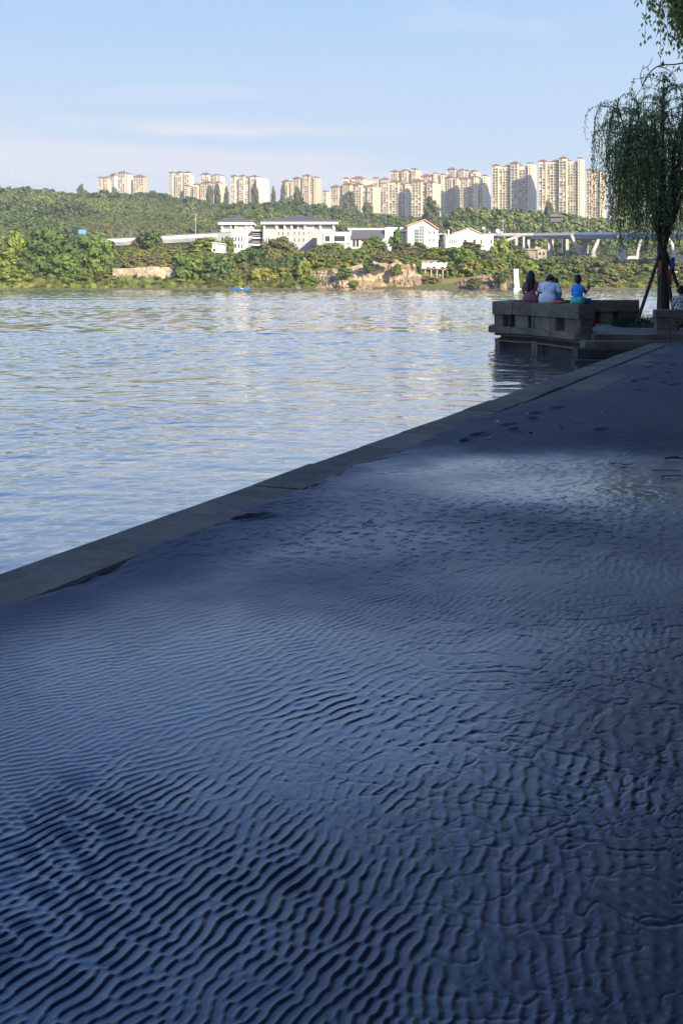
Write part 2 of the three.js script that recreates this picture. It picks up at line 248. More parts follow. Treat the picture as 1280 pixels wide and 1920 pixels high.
{
  const geos = [], grid = (d0, d1, x0f, x1f, s, minLam, y = WATER) => {
    const xa = Math.min(x0f(d0), x0f(d1)), xb = Math.max(x1f(d0), x1f(d1)), nx = Math.ceil((xb - xa) / s), nd = Math.ceil((d1 - d0) / s), id = new Int32Array((nx + 1) * (nd + 1)).fill(-1), pos = [], uv = [], idx = [];
    for (let j = 0; j <= nd; j++) for (let i = 0; i <= nx; i++) { const d = d0 + (d1 - d0) * j / nd, x = xa + (xb - xa) * i / nx; if (x < x0f(d) - s || x > x1f(d) + s) continue; id[j * (nx + 1) + i] = pos.length / 3; pos.push(x, y + waterHeight(x, d, minLam), -d); uv.push(x, d); }
    for (let j = 0; j < nd; j++) for (let i = 0; i < nx; i++) { const a = id[j * (nx + 1) + i], b = id[j * (nx + 1) + i + 1], c = id[(j + 1) * (nx + 1) + i], e = id[(j + 1) * (nx + 1) + i + 1]; if (a >= 0 && b >= 0 && c >= 0 && e >= 0) idx.push(a, b, e, a, e, c); }
    const g = new THREE.BufferGeometry(); g.setAttribute('position', new THREE.Float32BufferAttribute(pos, 3)); g.setAttribute('uv', new THREE.Float32BufferAttribute(uv, 2)); g.setIndex(idx); g.computeVertexNormals(); geos.push(g);
  };
  grid(3, 16, (d) => -0.4 * d - 2, (d) => edgeX(d) + .2, 0.036, 0.12);
  grid(16, 40, (d) => -0.36 * d - 2, (d) => (d < 36 ? edgeX(d) + .2 : 0.45 * d), 0.09, 0.24);
  grid(40, 110, (d) => -0.36 * d - 3, (d) => 0.40 * d + 3, 0.26, 0.6);
  grid(110, 262, (d) => -0.36 * d - 8, (d) => 0.40 * d + 8, 0.5, 1.1);
  const outer = new THREE.PlaneGeometry(9000, 9000, 1, 1).rotateX(-Math.PI / 2).translate(0, WATER - 0.4, 0); worldUV(outer, 1); geos.push(outer);
  const bump = texOf(1024, 1024, (x, y) => { let h = 0; const r = rngOf(9); for (let i = 0; i < 60; i++) { const n = 5 + Math.floor(Math.pow(r(), 1.3) * 46), a = (r() * 2 - 1) * 1.3, kx = Math.round(n * Math.sin(a)), ky = Math.round(n * Math.cos(a)) || 1; h += Math.sin(2 * Math.PI * (kx * x + ky * y) + r() * 6.28) * 5 / Math.hypot(kx, ky); } return 0.5 + h * 0.09; });
  bump.repeat.set(1 / 4.7, 1 / 4.7);
  M.water = new THREE.MeshPhysicalMaterial({ color: new THREE.Color().setRGB(.185, .165, .17), roughness: 0.06, ior: 1.7, clearcoat: 1, clearcoatRoughness: .05, bumpMap: bump, bumpScale: 0.018 });
  struct('river', mergeGeometries(geos.map((g) => { const o = g.index ? g : g; return o; }), false), M.water);
}

// ---------- far bank: terrain ----------
const SHORE = 253;
const ridgePx = [[-900, 372], [-300, 350], [0, 350], [100, 352], [200, 362], [300, 370], [420, 381], [520, 381], [640, 391], [760, 412], [830, 406], [930, 398], [1100, 412], [1300, 410], [1900, 400]];
const knollPx = [[760, 455], [800, 432], [835, 410], [870, 386], [930, 390], [1000, 393], [1060, 400], [1110, 410], [1180, 424], [1300, 428], [1700, 440]];
function groundHeight(x, d) {
  const t = d - SHORE + 5 * (fbm(x * .03, 3, 701, 3) - .5), px = CX + x / d * F, cliff = sstep(566, 590, px) * (1 - sstep(785, 800, px)) + .5 * sstep(850, 875, px) * (1 - sstep(945, 965, px)), leftLow = 1 - sstep(150, 230, px);
  const slope = table([[-40, -4], [0, -.47], [3, .15], [10, 1.7], [36, 6.2], [70, 9.6], [110, 11.4], [170, 14], [230, 16], [1000, 18]], t);
  const lowRight = sstep(930, 1010, px), flatR = table([[-40, -4], [0, -.47], [3, .15], [12, 1.4], [36, 2.6], [70, 4.2], [110, 5.2], [150, 6.5], [180, 8], [230, 13], [1000, 18]], t);
  const steep = table([[-40, -4], [0, -.47], [4, .1], [9, .6], [13, 5.6], [36, 7.6], [70, 9.8], [110, 11.4], [170, 14], [230, 16], [1000, 18]], t);
  let h = lerp(lerp(slope, steep, cliff), flatR, lowRight) - leftLow * 1.2 * sstep(6, 30, t) * (1 - sstep(60, 110, t));
  h += (fbm(x * .05, d * .05, 711, 4) - .5) * 1.6 * sstep(2, 25, t);
  const ridge = 1.45 + (HOR - table(ridgePx, px)) / F * 850 - 5.5, knoll = 1.45 + (HOR - table(knollPx, px)) / F * 575 - 7;
  const up = sstep(450, 880, d), hill = lerp(h, ridge, Math.pow(up, .8)) + (fbm(x * .012, d * .012, 721, 4) - .5) * 16 * up * (1 - sstep(800, 880, d));
  let k = lerp(h, knoll, sstep(484, 580, d)); k = d > 580 ? k - (d - 580) * .05 : k;
  h = d > 450 ? Math.max(hill, k) : h;
  return d > 900 ? h - (d - 900) * 0.004 : h;
}
{
  const xs = [], ds = []; for (let x = -480; x <= 480; x += 5) xs.push(x); let w = 12; while (xs[xs.length - 1] < 3500) { xs.push(xs[xs.length - 1] + w); xs.unshift(xs[0] - w); w *= 1.35; }
  for (let d = 243; d < 300; d += 2) ds.push(d); for (let d = 300; d < 480; d += 5) ds.push(d); for (let d = 480; d < 920; d += 9) ds.push(d); for (let d = 920; d < 3600; d += 150) ds.push(d);
  const pos = [], col = [], idx = [];
  for (const d of ds) for (const x of xs) {
    const h = groundHeight(x, d), t = d - SHORE, n = fbm(x * .11, d * .11, 731, 3), m = fbm(x * .35, d * .5, 732, 3), px = CX + x / d * F;
    pos.push(x, h, -d);
    const mud = [.125, .105, .062], grass = [.115, .135, .030], dry = [.19, .165, .065], green = [.060, .085, .024], brush = [.10, .095, .042];
    let c = h < -.34 + .3 * m ? mud : t < 18 ? (n > .52 ? dry : grass) : (n > .55 ? brush : green);
    if (d > 480) c = n > .56 ? [.115, .118, .050] : [.085, .108, .036];
    col.push(...c.map((v) => v * (.75 + .5 * m)));
  }
  for (let j = 0; j < ds.length - 1; j++) for (let i = 0; i < xs.length - 1; i++) { const a = j * xs.length + i, b = a + 1, c = a + xs.length, e = c + 1; idx.push(a, b, e, a, e, c); }
  const g = new THREE.BufferGeometry(); g.setAttribute('position', new THREE.Float32BufferAttribute(pos, 3)); g.setAttribute('color', new THREE.Float32BufferAttribute(col, 3)); g.setIndex(idx); g.computeVertexNormals();
  struct('far_bank', g, mat(1, 1, 1, .95, { vertexColors: true }));
}

// ---------- foliage ----------
function crownGeo(seed, { subs = 12, leaves = 900, size = 0.085, flat = 0.75, subR = 0.3, low = 0.0, core = true, tall = 1 } = {}) {   // fills about x, z -0.5..0.5, y 0..1
  const r = rngOf(seed), pos = [], nor = [], col = [], blobs = [];
  for (let i = 0; i < subs; i++) { const a = i * 2.39996 + r() * .8, h = (i + .5) / subs, rad = 0.36 * Math.sqrt(Math.max(0.05, 1 - Math.pow(Math.abs(h - 0.42) / 0.62, 2))) * (0.45 + .65 * r()); blobs.push([Math.cos(a) * rad, low + h * .82 + .06, Math.sin(a) * rad, subR * (0.62 + .55 * r()) * (1 - .35 * h), .72 + .5 * r()]); }
  const v = new THREE.Vector3(), n = new THREE.Vector3(), t = new THREE.Vector3(), b = new THREE.Vector3();
  for (let i = 0; i < leaves; i++) {
    const B = blobs[Math.floor(r() * blobs.length)]; const th = r() * 6.283, cz = r() * 2 - 1, s = Math.sqrt(1 - cz * cz); n.set(s * Math.cos(th), cz * .9 + .1, s * Math.sin(th)).normalize();
    const rr = B[3] * (0.72 + 0.42 * Math.pow(r(), .7)); v.set(B[0] + n.x * rr, B[1] + n.y * rr * flat * tall, B[2] + n.z * rr);
    n.x += (r() - .5) * 1.1; n.y += (r() - .3) * 1.0; n.z += (r() - .5) * 1.1; n.normalize();
    t.set(r() - .5, r() - .5, r() - .5).cross(n).normalize(); b.crossVectors(n, t);
    const w = size * (.6 + .8 * r()), l = w * (.8 + .6 * r()), c = B[4] * (.75 + .5 * r());
    const q = [[-.5, -.2], [.1, -.55], [.55, .1], [-.05, .6]].map(([p, m]) => [v.x + t.x * p * w + b.x * m * l, v.y + t.y * p * w + b.y * m * l, v.z + t.z * p * w + b.z * m * l]);
    for (const k of [0, 1, 2, 0, 2, 3]) { pos.push(...q[k]); nor.push(n.x, n.y, n.z); col.push(c * (.95 + .1 * r()), c, c * .9); }
  }
  if (core) for (const B of blobs) { const g = new THREE.IcosahedronGeometry(B[3] * .74, 0), p = g.attributes.position, m = g.attributes.normal; for (let i = 0; i < p.count; i++) { pos.push(p.getX(i) + B[0], p.getY(i) * flat * tall + B[1], p.getZ(i) + B[2]); nor.push(m.getX(i), m.getY(i), m.getZ(i)); col.push(.8, .8, .75); } }
  const g = new THREE.BufferGeometry(); g.setAttribute('position', new THREE.Float32BufferAttribute(pos, 3)); g.setAttribute('normal', new THREE.Float32BufferAttribute(nor, 3)); g.setAttribute('color', new THREE.Float32BufferAttribute(col, 3)); return g;
}
const leafMat = (r, g, b) => new THREE.MeshStandardMaterial({ color: new THREE.Color().setRGB(r, g, b), roughness: .75, vertexColors: true, side: THREE.DoubleSide });
const LEAF = { deep: leafMat(.066, .108, .024), green: leafMat(.100, .155, .026), bright: leafMat(.150, .190, .028), yellow: leafMat(.235, .225, .035), olive: leafMat(.105, .112, .038), dull: leafMat(.088, .100, .042), pine: leafMat(.035, .062, .028) };
const farBlob = crownGeo(101, { subs: 9, leaves: 170, size: .20, subR: .33 }), nearBlob = crownGeo(102, { subs: 10, leaves: 420, size: .12, subR: .32 });
function scatter(name, label, category, geo, list, tone) {   // list of [x, d, w, h, r, g, b]
  const m = new THREE.InstancedMesh(geo, leafMat(1, 1, 1), list.length), o = new THREE.Matrix4(), q = new THREE.Quaternion(), c = new THREE.Color(), r = rngOf(list.length);
  list.forEach(([x, d, w, h, cr, cg, cb], i) => { q.setFromAxisAngle(new THREE.Vector3(0, 1, 0), r() * 6.283); o.compose(new THREE.Vector3(x, groundHeight(x, d) - .12 * h, -d), q, new THREE.Vector3(w, h, w)); m.setMatrixAt(i, o); m.setColorAt(i, c.setRGB(cr, cg, cb)); });
  m.name = numbered(name); m.userData = { label, category, kind: 'stuff' }; scene.add(m); return m;
}
const tones = [[.082, .120, .028], [.108, .152, .030], [.140, .170, .036], [.128, .132, .046], [.145, .136, .056], [.062, .094, .030]];
{
  const r = rngOf(31), ridge = [], knoll = [], scrub = [];
  for (let d = 462; d < 905; d += 4.3) for (let x = -0.44 * d; x < 0.46 * d; x += 4.3) {
    const px = CX + x / d * F, X = x + (r() - .5) * 6, D = d + (r() - .5) * 6;
    if (D < 600 && px > 775 && 1.45 + (HOR - table(knollPx, px)) / F * 575 > 12) continue;
    const patch = fbm(X * .016, D * .016, 741, 3); if (patch > .70 && r() < .35) continue;
    const s = (patch > .5 ? 1.9 : 3.3) * (.55 + 1.0 * r()), big = fbm(X * .007 + 3, D * .013, 743, 3), k = Math.floor(clamp(patch * 7 - 2.2 + r() * 2.4 + (big - .5) * 7, 0, 5.99)), c = tones[[5, 0, 1, 2, 3, 4][k]], l = (.72 + .5 * r()) * (big > .55 ? 1.1 : .92), up = big < .46 && r() < .25 ? 1.5 : 1;
    ridge.push([X, D, s * 1.35 * up, s * 1.05 * up * (.65 + .8 * r()), c[0] * l, c[1] * l, c[2] * l]);
  }
  for (let d = 488; d < 605; d += 6) for (let x = 0.06 * d; x < 0.46 * d; x += 6) { const px = CX + x / d * F; if (px < 790) continue; const s = 6.2 * (.55 + .75 * r()), c = tones[Math.floor(r() * r() * 6)], l = .8 + .5 * r(); knoll.push([x + (r() - .5) * 5, d + (r() - .5) * 5, s * 1.25, s * 1.15, c[0] * l, c[1] * l, c[2] * l]); }
  for (let d = 259; d < 335; d += 1.9) for (let x = -0.40 * d; x < 0.42 * d; x += 1.9) {
    const px = CX + x / d * F, X = x + (r() - .5) * 1.8, D = d + (r() - .5) * 1.8, t = D - SHORE;
    if (t < 13 && px < 345 && r() < .82) continue; if (t < 11 && r() < .75) continue;
    if (px > 574 && px < 790 && t < (px < 682 ? 8.5 : 16)) continue; if (px > 850 && px < 960 && t < 10) continue; if (px > 570 && px < 800 && t < 26 && r() < .5) continue;
    if (D > 308 && px > 395 && px < 930) continue; if (px > 212 && px < 333 && t < 22) continue; if (px > 783 && px < 848 && t < 24 && (t > 9 || r() < .45)) continue; if (D > 300 && px > 925) { if (r() < .45) continue; }
    if (px > 150 && px < 345 && D > 276 && r() < .6) continue;
    const patch = fbm(X * .06, D * .06, 751, 3), s = (.8 + 1.4 * r() + 2.6 * r() * r() * r()) * (patch > .5 ? .75 : 1.15), c = [[.175, .170, .042], [.115, .150, .030], [.190, .200, .040], [.155, .138, .060], [.085, .122, .028]][Math.floor(clamp(patch * 7 - 1.5 + r() * 1.6, 0, 4.99))], l = .8 + .45 * r();
    scrub.push([X, D, s * (1.1 + .8 * r()), s * (.75 + .6 * r()), c[0] * l, c[1] * l, c[2] * l]);
  }
  for (let d = 335; d < 486; d += 3.6) for (let x = 0.13 * d; x < 0.46 * d; x += 3.6) { const X = x + (r() - .5) * 3.4, D = d + (r() - .5) * 3.4, s = 1.4 + 2.6 * r() * r() + (r() < .08 ? 2 : 0), c = [[.10, .13, .035], [.13, .145, .045], [.075, .105, .03]][Math.floor(r() * 3)], l = .8 + .4 * r(); scrub.push([X, D, s * 1.6, s * 1.1, c[0] * l, c[1] * l, c[2] * l]); }
  scatter('forest', 'green wooded ridge below the apartment towers', 'forest', farBlob, ridge);
  scatter('woodland', 'rounded tree crowns covering the knoll above the bridge', 'woodland', farBlob, knoll);
  scatter('undergrowth', 'low mixed scrub covering the far river bank', 'scrub', nearBlob, scrub);
  // reeds and grass along the far waterline
  const reed = []; const g0 = (() => { const p = [], n = []; const q = rngOf(4); for (let i = 0; i < 26; i++) { const a = q() * 6.28, b = q() * .45, x = Math.cos(a) * b, z = Math.sin(a) * b, h = .5 + q() * .6, lx = (q() - .5) * .5, w = .05; p.push(x - w, 0, z, x + w, 0, z, x + lx, h, z + (q() - .5) * .3); for (let k = 0; k < 3; k++) n.push(0, .6, .8); } const g = new THREE.BufferGeometry(); g.setAttribute('position', new THREE.Float32BufferAttribute(p, 3)); g.setAttribute('normal', new THREE.Float32BufferAttribute(n, 3)); g.setAttribute('color', new THREE.Float32BufferAttribute(new Float32Array(p.length).fill(1), 3)); return g; })();
  for (let x = -120; x < 120; x += .8) for (let k = 0; k < 9; k++) { const X = x + r(), t = 1.6 + r() * 15, D = SHORE + t, px = CX + X / D * F; if (px > 574 && px < 960) continue; if (groundHeight(X, D) < -.1) continue; const l = .7 + .6 * r(), c = r() < .35 ? [.23, .21, .06] : [.17, .22, .036]; reed.push([X, D, 1.6, .7 + r() * .8, c[0] * l, c[1] * l, c[2] * l]); }
  scatter('grass', 'yellow green grass strip along the far waterline', 'grass', g0, reed);
}
const crownKinds = [crownGeo(201, { subs: 16, leaves: 1300, size: .085 }), crownGeo(202, { subs: 13, leaves: 1100, size: .095, subR: .34 }), crownGeo(203, { subs: 20, leaves: 1400, size: .075, subR: .25 }), crownGeo(204, { subs: 10, leaves: 800, size: .10, subR: .26, tall: 1.35 })];
M.bark = mat(.075, .060, .045, .95);
const trunkGeo = tube([[0, 0, 0], [.03, .4, .02], [-.02, 1, 0]], .055, .02, 6);
function bankTree(name, label, category, px, pyBase, wpx, hpx, d, tone, kind, group) {
  const k = d / F, x = PX(px, d), y = d < 256 ? PY(pyBase, d) : Math.min(PY(pyBase, d), groundHeight(x, d) + 1.5), top = PY(pyBase - hpx, d), h = top - y, w = wpx * k;
  const o = thing(name, label, category, [x, y, -d], px * 1.7 + pyBase, group);
  const t = part('trunk', trunkGeo, M.bark, o); t.scale.set(h, h * .7, h);
  const c = part('crown', crownKinds[kind], LEAF[tone], o); c.scale.set(w * 1.12, h * (category === 'bush' ? 1.02 : .94), w * 1.0); c.position.y = category === 'bush' ? -.03 * h : h * .05;
  return o;
}
const T = (...a) => bankTree('bank_tree', a[0], 'tree', ...a.slice(1)), B = (...a) => bankTree('bank_bush', a[0], 'bush', ...a.slice(1));
T('tall light green bamboo-like tree at the far left of the opposite bank', 30, 520, 62, 88, 275, 'bright', 3);
T('bright green leafy tree at the left end of the far bank', 8, 532, 66, 70, 266, 'bright', 0);
T('tall dark green tree with the highest crown in the left grove', 92, 530, 92, 106, 274, 'deep', 0);
T('broad dark tree right of the highest crown in the left grove', 145, 530, 84, 92, 272, 'deep', 1);
T('round mid green tree at the right end of the left grove', 186, 526, 58, 84, 270, 'green', 0);
T('small sunlit tree in front of the left grove', 118, 531, 60, 60, 264, 'green', 2);
T('shaded tree between bright and dark crowns of left grove', 56, 531, 50, 66, 268, 'deep', 2);
B('low bush at foot of the dark trees in the left grove', 150, 538, 62, 28, 262, 'green', 2);
B('low light green bush at the left end of grassy shore', 30, 538, 64, 34, 261, 'bright', 1);
B('trailing bush left of the broken concrete wall', 196, 537, 44, 24, 262, 'olive', 1);
T('tree growing in front of the white viaduct', 284, 474, 46, 46, 330, 'deep', 1);
T('feathery small tree by the left end of the viaduct', 262, 476, 28, 36, 332, 'olive', 2);
T('round dark bush-like tree right of the broken concrete wall', 356, 541, 66, 62, 264, 'green', 0);
T('wide dark leafy tree left of the blue boat', 404, 540, 74, 58, 266, 'deep', 1);
T('yellow green shrub tree above the dark bushes near the white shed', 350, 500, 62, 28, 285, 'bright', 2);
T('vivid green tree in front of viaduct beside the white pavilion', 385, 474, 52, 30, 312, 'bright', 1);
T('small upright green tree at the corner of the pavilion', 429, 472, 26, 28, 308, 'green', 3);
T('dense dark tree below the pavilion', 470, 520, 62, 56, 285, 'deep', 0);
B('sunny yellow bush above the blue boat', 492, 538, 52, 36, 262, 'yellow', 1);
B('pale green bush just left of the boat', 440, 539, 34, 30, 262, 'bright', 2);
T('loose olive tree standing in front of the long hall', 524, 486, 56, 44, 306, 'olive', 2);
T('round shadowy tree below the long hall', 548, 528, 56, 52, 275, 'deep', 2);
B('bright green bush beside the rock cliff', 572, 540, 34, 52, 263, 'bright', 1);
B('dark bush at the water by the left end of the cliff', 582, 541, 30, 26, 259, 'green', 2);
T('dark round tree in front of the grey block with white frame windows', 624, 494, 50, 40, 300, 'green', 0);
T('bush-like tree over the left part of the cliff', 672, 508, 46, 42, 282, 'green', 1);
T('olive shrub tree on top of cliff below the grey block', 600, 500, 44, 34, 285, 'olive', 2);
T('tree screening the house with the dark sloped roof', 703, 476, 42, 34, 312, 'green', 2);
T('slim dark tree between sloped roof house and gable house', 743, 480, 26, 52, 314, 'deep', 3);
T('grey green tree below the red banner', 757, 482, 40, 28, 304, 'dull', 1);
T('tall shaded bush column at the right end of the cliff', 781, 540, 24, 58, 264, 'deep', 3);
T('light bush in front of the gable house glass', 786, 484, 30, 32, 308, 'olive', 2);
B('clipped hedge bush below the gable house', 820, 484, 46, 22, 304, 'bright', 1);
B('hedge bush left of white long house windows', 845, 482, 34, 20, 303, 'green', 2);
T('large round dark tree beside the ruin on columns', 868, 524, 62, 62, 276, 'green', 0);
T('olive tree in front of the white long house', 882, 478, 46, 26, 302, 'olive', 2);
T('tree with dark gaps below the white long house', 905, 518, 50, 52, 280, 'dull', 1);
T('yellowish tall tree at right end of the white long house', 936, 498, 36, 52, 296, 'bright', 3);
T('spreading green tree behind the white leaning pillar', 948, 520, 52, 46, 278, 'green', 2);
T('bright low tree just right of leaning pillar', 985, 528, 40, 42, 272, 'bright', 1);
T('leafy tree above the heads of the seated woman and man', 1018, 524, 58, 40, 280, 'green', 0);
T('tree left of the tulip bridge pier', 1044, 512, 50, 34, 300, 'dull', 1);
T('sunlit tree beneath the tulip bridge pier', 1082, 524, 60, 40, 285, 'olive', 0);
T('tree above the head of the boy on the far slope', 1076, 528, 54, 34, 275, 'green', 2);
T('large tree between the two tall bridge piers and tulip pier', 1126, 532, 56, 46, 275, 'olive', 1);
T('dark tree left of the slender branching pier', 1140, 534, 40, 34, 270, 'green', 2);
T('green tree behind the willow at the far shore', 1222, 534, 50, 40, 272, 'green', 0);
T('pale olive tree in the gap right of branching pier', 1204, 530, 36, 34, 280, 'dull', 1);
B('clipped round bush on the shore below branching pier', 1174, 533, 34, 20, 262, 'deep', 1);
B('grassy bush on the shore right of the boy', 1130, 536, 40, 16, 260, 'bright', 2);
[[646, 519, 30, 18, 'spreading bush halfway up the left part of cliff', 'green'], [664, 536, 16, 12, 'little bush at the waterline under the cliff', 'bright'], [690, 506, 24, 18, 'bush hanging over the middle of the cliff', 'deep'], [745, 512, 16, 18, 'bush growing on the face of the cliff right of the crack', 'green'], [720, 492, 40, 14, 'grassy bush along the top edge of cliff', 'olive'], [765, 494, 30, 14, 'small bush on the top right edge of the cliff', 'bright'], [890, 536, 30, 16, 'low bush on the brown rock ledge', 'olive'], [935, 530, 26, 22, 'dark bush right of the brown rock ledge', 'deep']].forEach(([px, py, w, h, lab, tone], i) => bankTree('bank_bush', lab, 'bush', px, py, w, h, py > 520 ? 252.5 : 254.5, tone, i % 3));
// trees standing up among and before the towers
for (const [px, py, w, h, lab] of [[392, 372, 11, 27, 'thin dark tree before the cream stepped block'], [408, 372, 12, 30, 'slender tree left of its twin before the cream block'], [424, 373, 9, 26, 'narrow tree at right end of the cream stepped block'], [478, 376, 12, 40, 'tall dark tree before the third tower from the left'], [512, 374, 8, 27, 'lone narrow tree in the gap between towers'], [558, 378, 14, 30, 'dark tree before the yellow tower'], [530, 378, 9, 36, 'thin tree at left edge of the yellow tower'], [152, 353, 12, 9, 'small rounded tree breaking the ridge line on the left'], [655, 398, 22, 40, 'dark bush tree before the stepped red-roofed towers'], [690, 400, 20, 22, 'round tree at the foot of the red-roofed towers'], [808, 400, 26, 34, 'grey green tree left of the knoll'], [1029, 398, 16, 24, 'tree in the shaded recess of the tallest tower']]) {
  const d = px > 780 ? 640 : 880, x = PX(px, d), y = groundHeight(x, d) - 2, ht = PY(py - h, d) - y;
  const o = thing('ridge_tree', lab, 'tree', [x, y, -d], px); const t = part('trunk', trunkGeo, M.bark, o); t.scale.set(ht * .5, ht * .7, ht * .5); const c = part('crown', crownKinds[2], LEAF.dull, o); c.scale.set(w * d / F * 1.1, ht * .95, w * d / F * 1.2); c.position.y = ht * .06;
}

// ---------- rock cliffs at the waterline ----------
const rockMap = texOf(1024, 512, (x, y) => { const a = tfbm(x, y, 9, 801, 5), b = tfbm(x, y * .3, 40, 811, 4), c = tfbm(x, y, 60, 821, 3), k = .62 + .9 * (a - .5) + .5 * (b - .5) + .3 * (c - .5); const dark = sstep(.58, .72, tfbm(x, y * .25, 14, 831, 4)); return [k * lerp(1, .42, dark), k * lerp(.96, .44, dark), k * lerp(.90, .45, dark)]; }, { srgb: true });
M.rock = mat(.60, .475, .34, .95, { map: rockMap, bumpMap: rockMap, bumpScale: .5 });
M.rockDark = mat(.40, .30, .21, .95, { map: rockMap, bumpMap: rockMap, bumpScale: .5 });
function cliff(label, px0, px1, topPx, dBase, lean, m, seed) {
  const nx = 240, ny = 56, pos = [], uv = [], idx = [];
  for (let j = 0; j <= ny; j++) for (let i = 0; i <= nx; i++) {
    const px = lerp(px0, px1, i / nx), t = j / ny, top = PY(table(topPx, px), dBase + lean), y = lerp(-1.2, top, Math.min(1, t * 1.25)), back = Math.max(0, t - .8) * 5;
    const X = PX(px, dBase), ends = Math.sin(Math.PI * i / nx) ** .35;
    const crack = Math.pow(Math.abs(Math.sin(X * .33 + fbm(X * .2, y * .1, seed, 2) * 5)), .35), bed = Math.floor(y / 1.15 + fbm(X * .15, 2, seed + 5, 2) * 2), n = fbm(X * .16, y * .22, seed + 1, 4), fine = fbm(X * .9, y * .9, seed + 2, 3);
    const d = dBase + lean * Math.pow(t, 1.1) + back * 3 - (n - .5) * 6 - (crack - .7) * 1.1 * t - (hash2(bed, Math.floor(X / 6.5), seed) - .5) * .6 - (fine - .5) * 1.5 - (fbm(X * 2.1, y * 1.2, seed + 8, 2) - .5) * .7 + (1 - ends) * 6 - 3.2 * (1 - t) * sstep(.45, .6, fbm(X * .1, 3, seed + 3, 2));
    pos.push(X * (d / dBase), y + (fine - .5) * .5, -d); uv.push(X / 22, y / 11);
  }
  for (let j = 0; j < ny; j++) for (let i = 0; i < nx; i++) { const a = j * (nx + 1) + i; idx.push(a, a + 1, a + nx + 2, a, a + nx + 2, a + nx + 1); }
  let g = new THREE.BufferGeometry(); g.setAttribute('position', new THREE.Float32BufferAttribute(pos, 3)); g.setAttribute('uv', new THREE.Float32BufferAttribute(uv, 2)); g.setIndex(idx); g = g.toNonIndexed(); g.computeVertexNormals();
  single('rock_cliff', g, m, label, 'cliff');
}
cliff('pale sandstone cliff with dark vertical cracks below the white houses', 572, 792, [[570, 514], [600, 507], [640, 503], [672, 497], [692, 489], [740, 487], [792, 494]], 256, 6, M.rock, 841);
cliff('low brown rock ledge at the water left of the white leaning pillar', 842, 962, [[842, 534], [870, 522], [905, 514], [930, 517], [962, 528]], 255, 5, M.rockDark, 861);
{ // fallen blocks at the waterline
  const r = rngOf(88); [[600, 541, 22, 8, 'flat pale rock slab at the left foot of cliff'], [648, 542, 26, 7, 'long pale boulder under the cliff'], [560, 541, 10, 5, 'small rock by the bush left of the cliff'], [690, 542, 16, 6, 'low rock beside the dark cliff crack'], [908, 540, 20, 9, 'tilted brown slab near the leaning pillar'], [944, 538, 14, 20, 'pale upright rock just left of leaning pillar'], [340, 541, 9, 4, 'small reddish stone below the concrete wall'], [384, 542, 12, 5, 'flat stone at the shore left of the boat']].forEach(([px, py, w, h, lab], i) => {
    const d = 254.6, k = d / F, g = new THREE.IcosahedronGeometry(.5, 2); g.scale(w * k, h * k * 1.6, 1.6); rough(g, .55, .7, 870 + i); const m = single('boulder', g, i === 4 ? M.rockDark : M.rock, lab, 'rock'); m.position.set(PX(px, d), PY(py, d), -d); });
}
// ---------- buildings ----------
M.cream = [mat(.60, .50, .34, .9), mat(.66, .55, .385, .9), mat(.58, .47, .30, .9), mat(.65, .60, .52, .9)];
M.roofRed = mat(.21, .085, .060, .85); M.roofBrown = mat(.17, .10, .085, .85);
M.glassFar = new THREE.MeshPhysicalMaterial({ color: new THREE.Color().setRGB(.06, .07, .085), roughness: .15, ior: 1.5 });
M.glassDim = mat(.20, .185, .16, .4);
M.balcony = mat(.50, .42, .30, .9);
function hipRoof(w, d, h, over = .8) {
  const a = w / 2 + over, b = d / 2 + over, r = Math.max(0, a - b) , q = Math.max(0, b - a) , p = [[-a, 0, b], [a, 0, b], [a, 0, -b], [-a, 0, -b], [-r, h, q], [r, h, q], [r, h, -q], [-r, h, -q]], e = -.35;
  const f = [[0, 1, 5, 4], [1, 2, 6, 5], [2, 3, 7, 6], [3, 0, 4, 7]], pos = [], tri = (x, y, z) => pos.push(...x, ...y, ...z);
  for (const [i, j, k, l] of f) { tri(p[i], p[j], p[k]); if (p[k].join() !== p[l].join()) tri(p[i], p[k], p[l]); const u = [...p[i]], v = [...p[j]]; u[1] = v[1] = e; tri(u, v, p[j]); tri(u, p[j], p[i]); }
  tri([-a, e, b], [-a, e, -b], [a, e, -b]); tri([-a, e, b], [a, e, -b], [a, e, b]);
  if (r || q) { tri(p[4], p[5], p[6]); tri(p[4], p[6], p[7]); }
  const g = new THREE.BufferGeometry(); g.setAttribute('position', new THREE.Float32BufferAttribute(pos, 3)); g.computeVertexNormals(); return g;
}
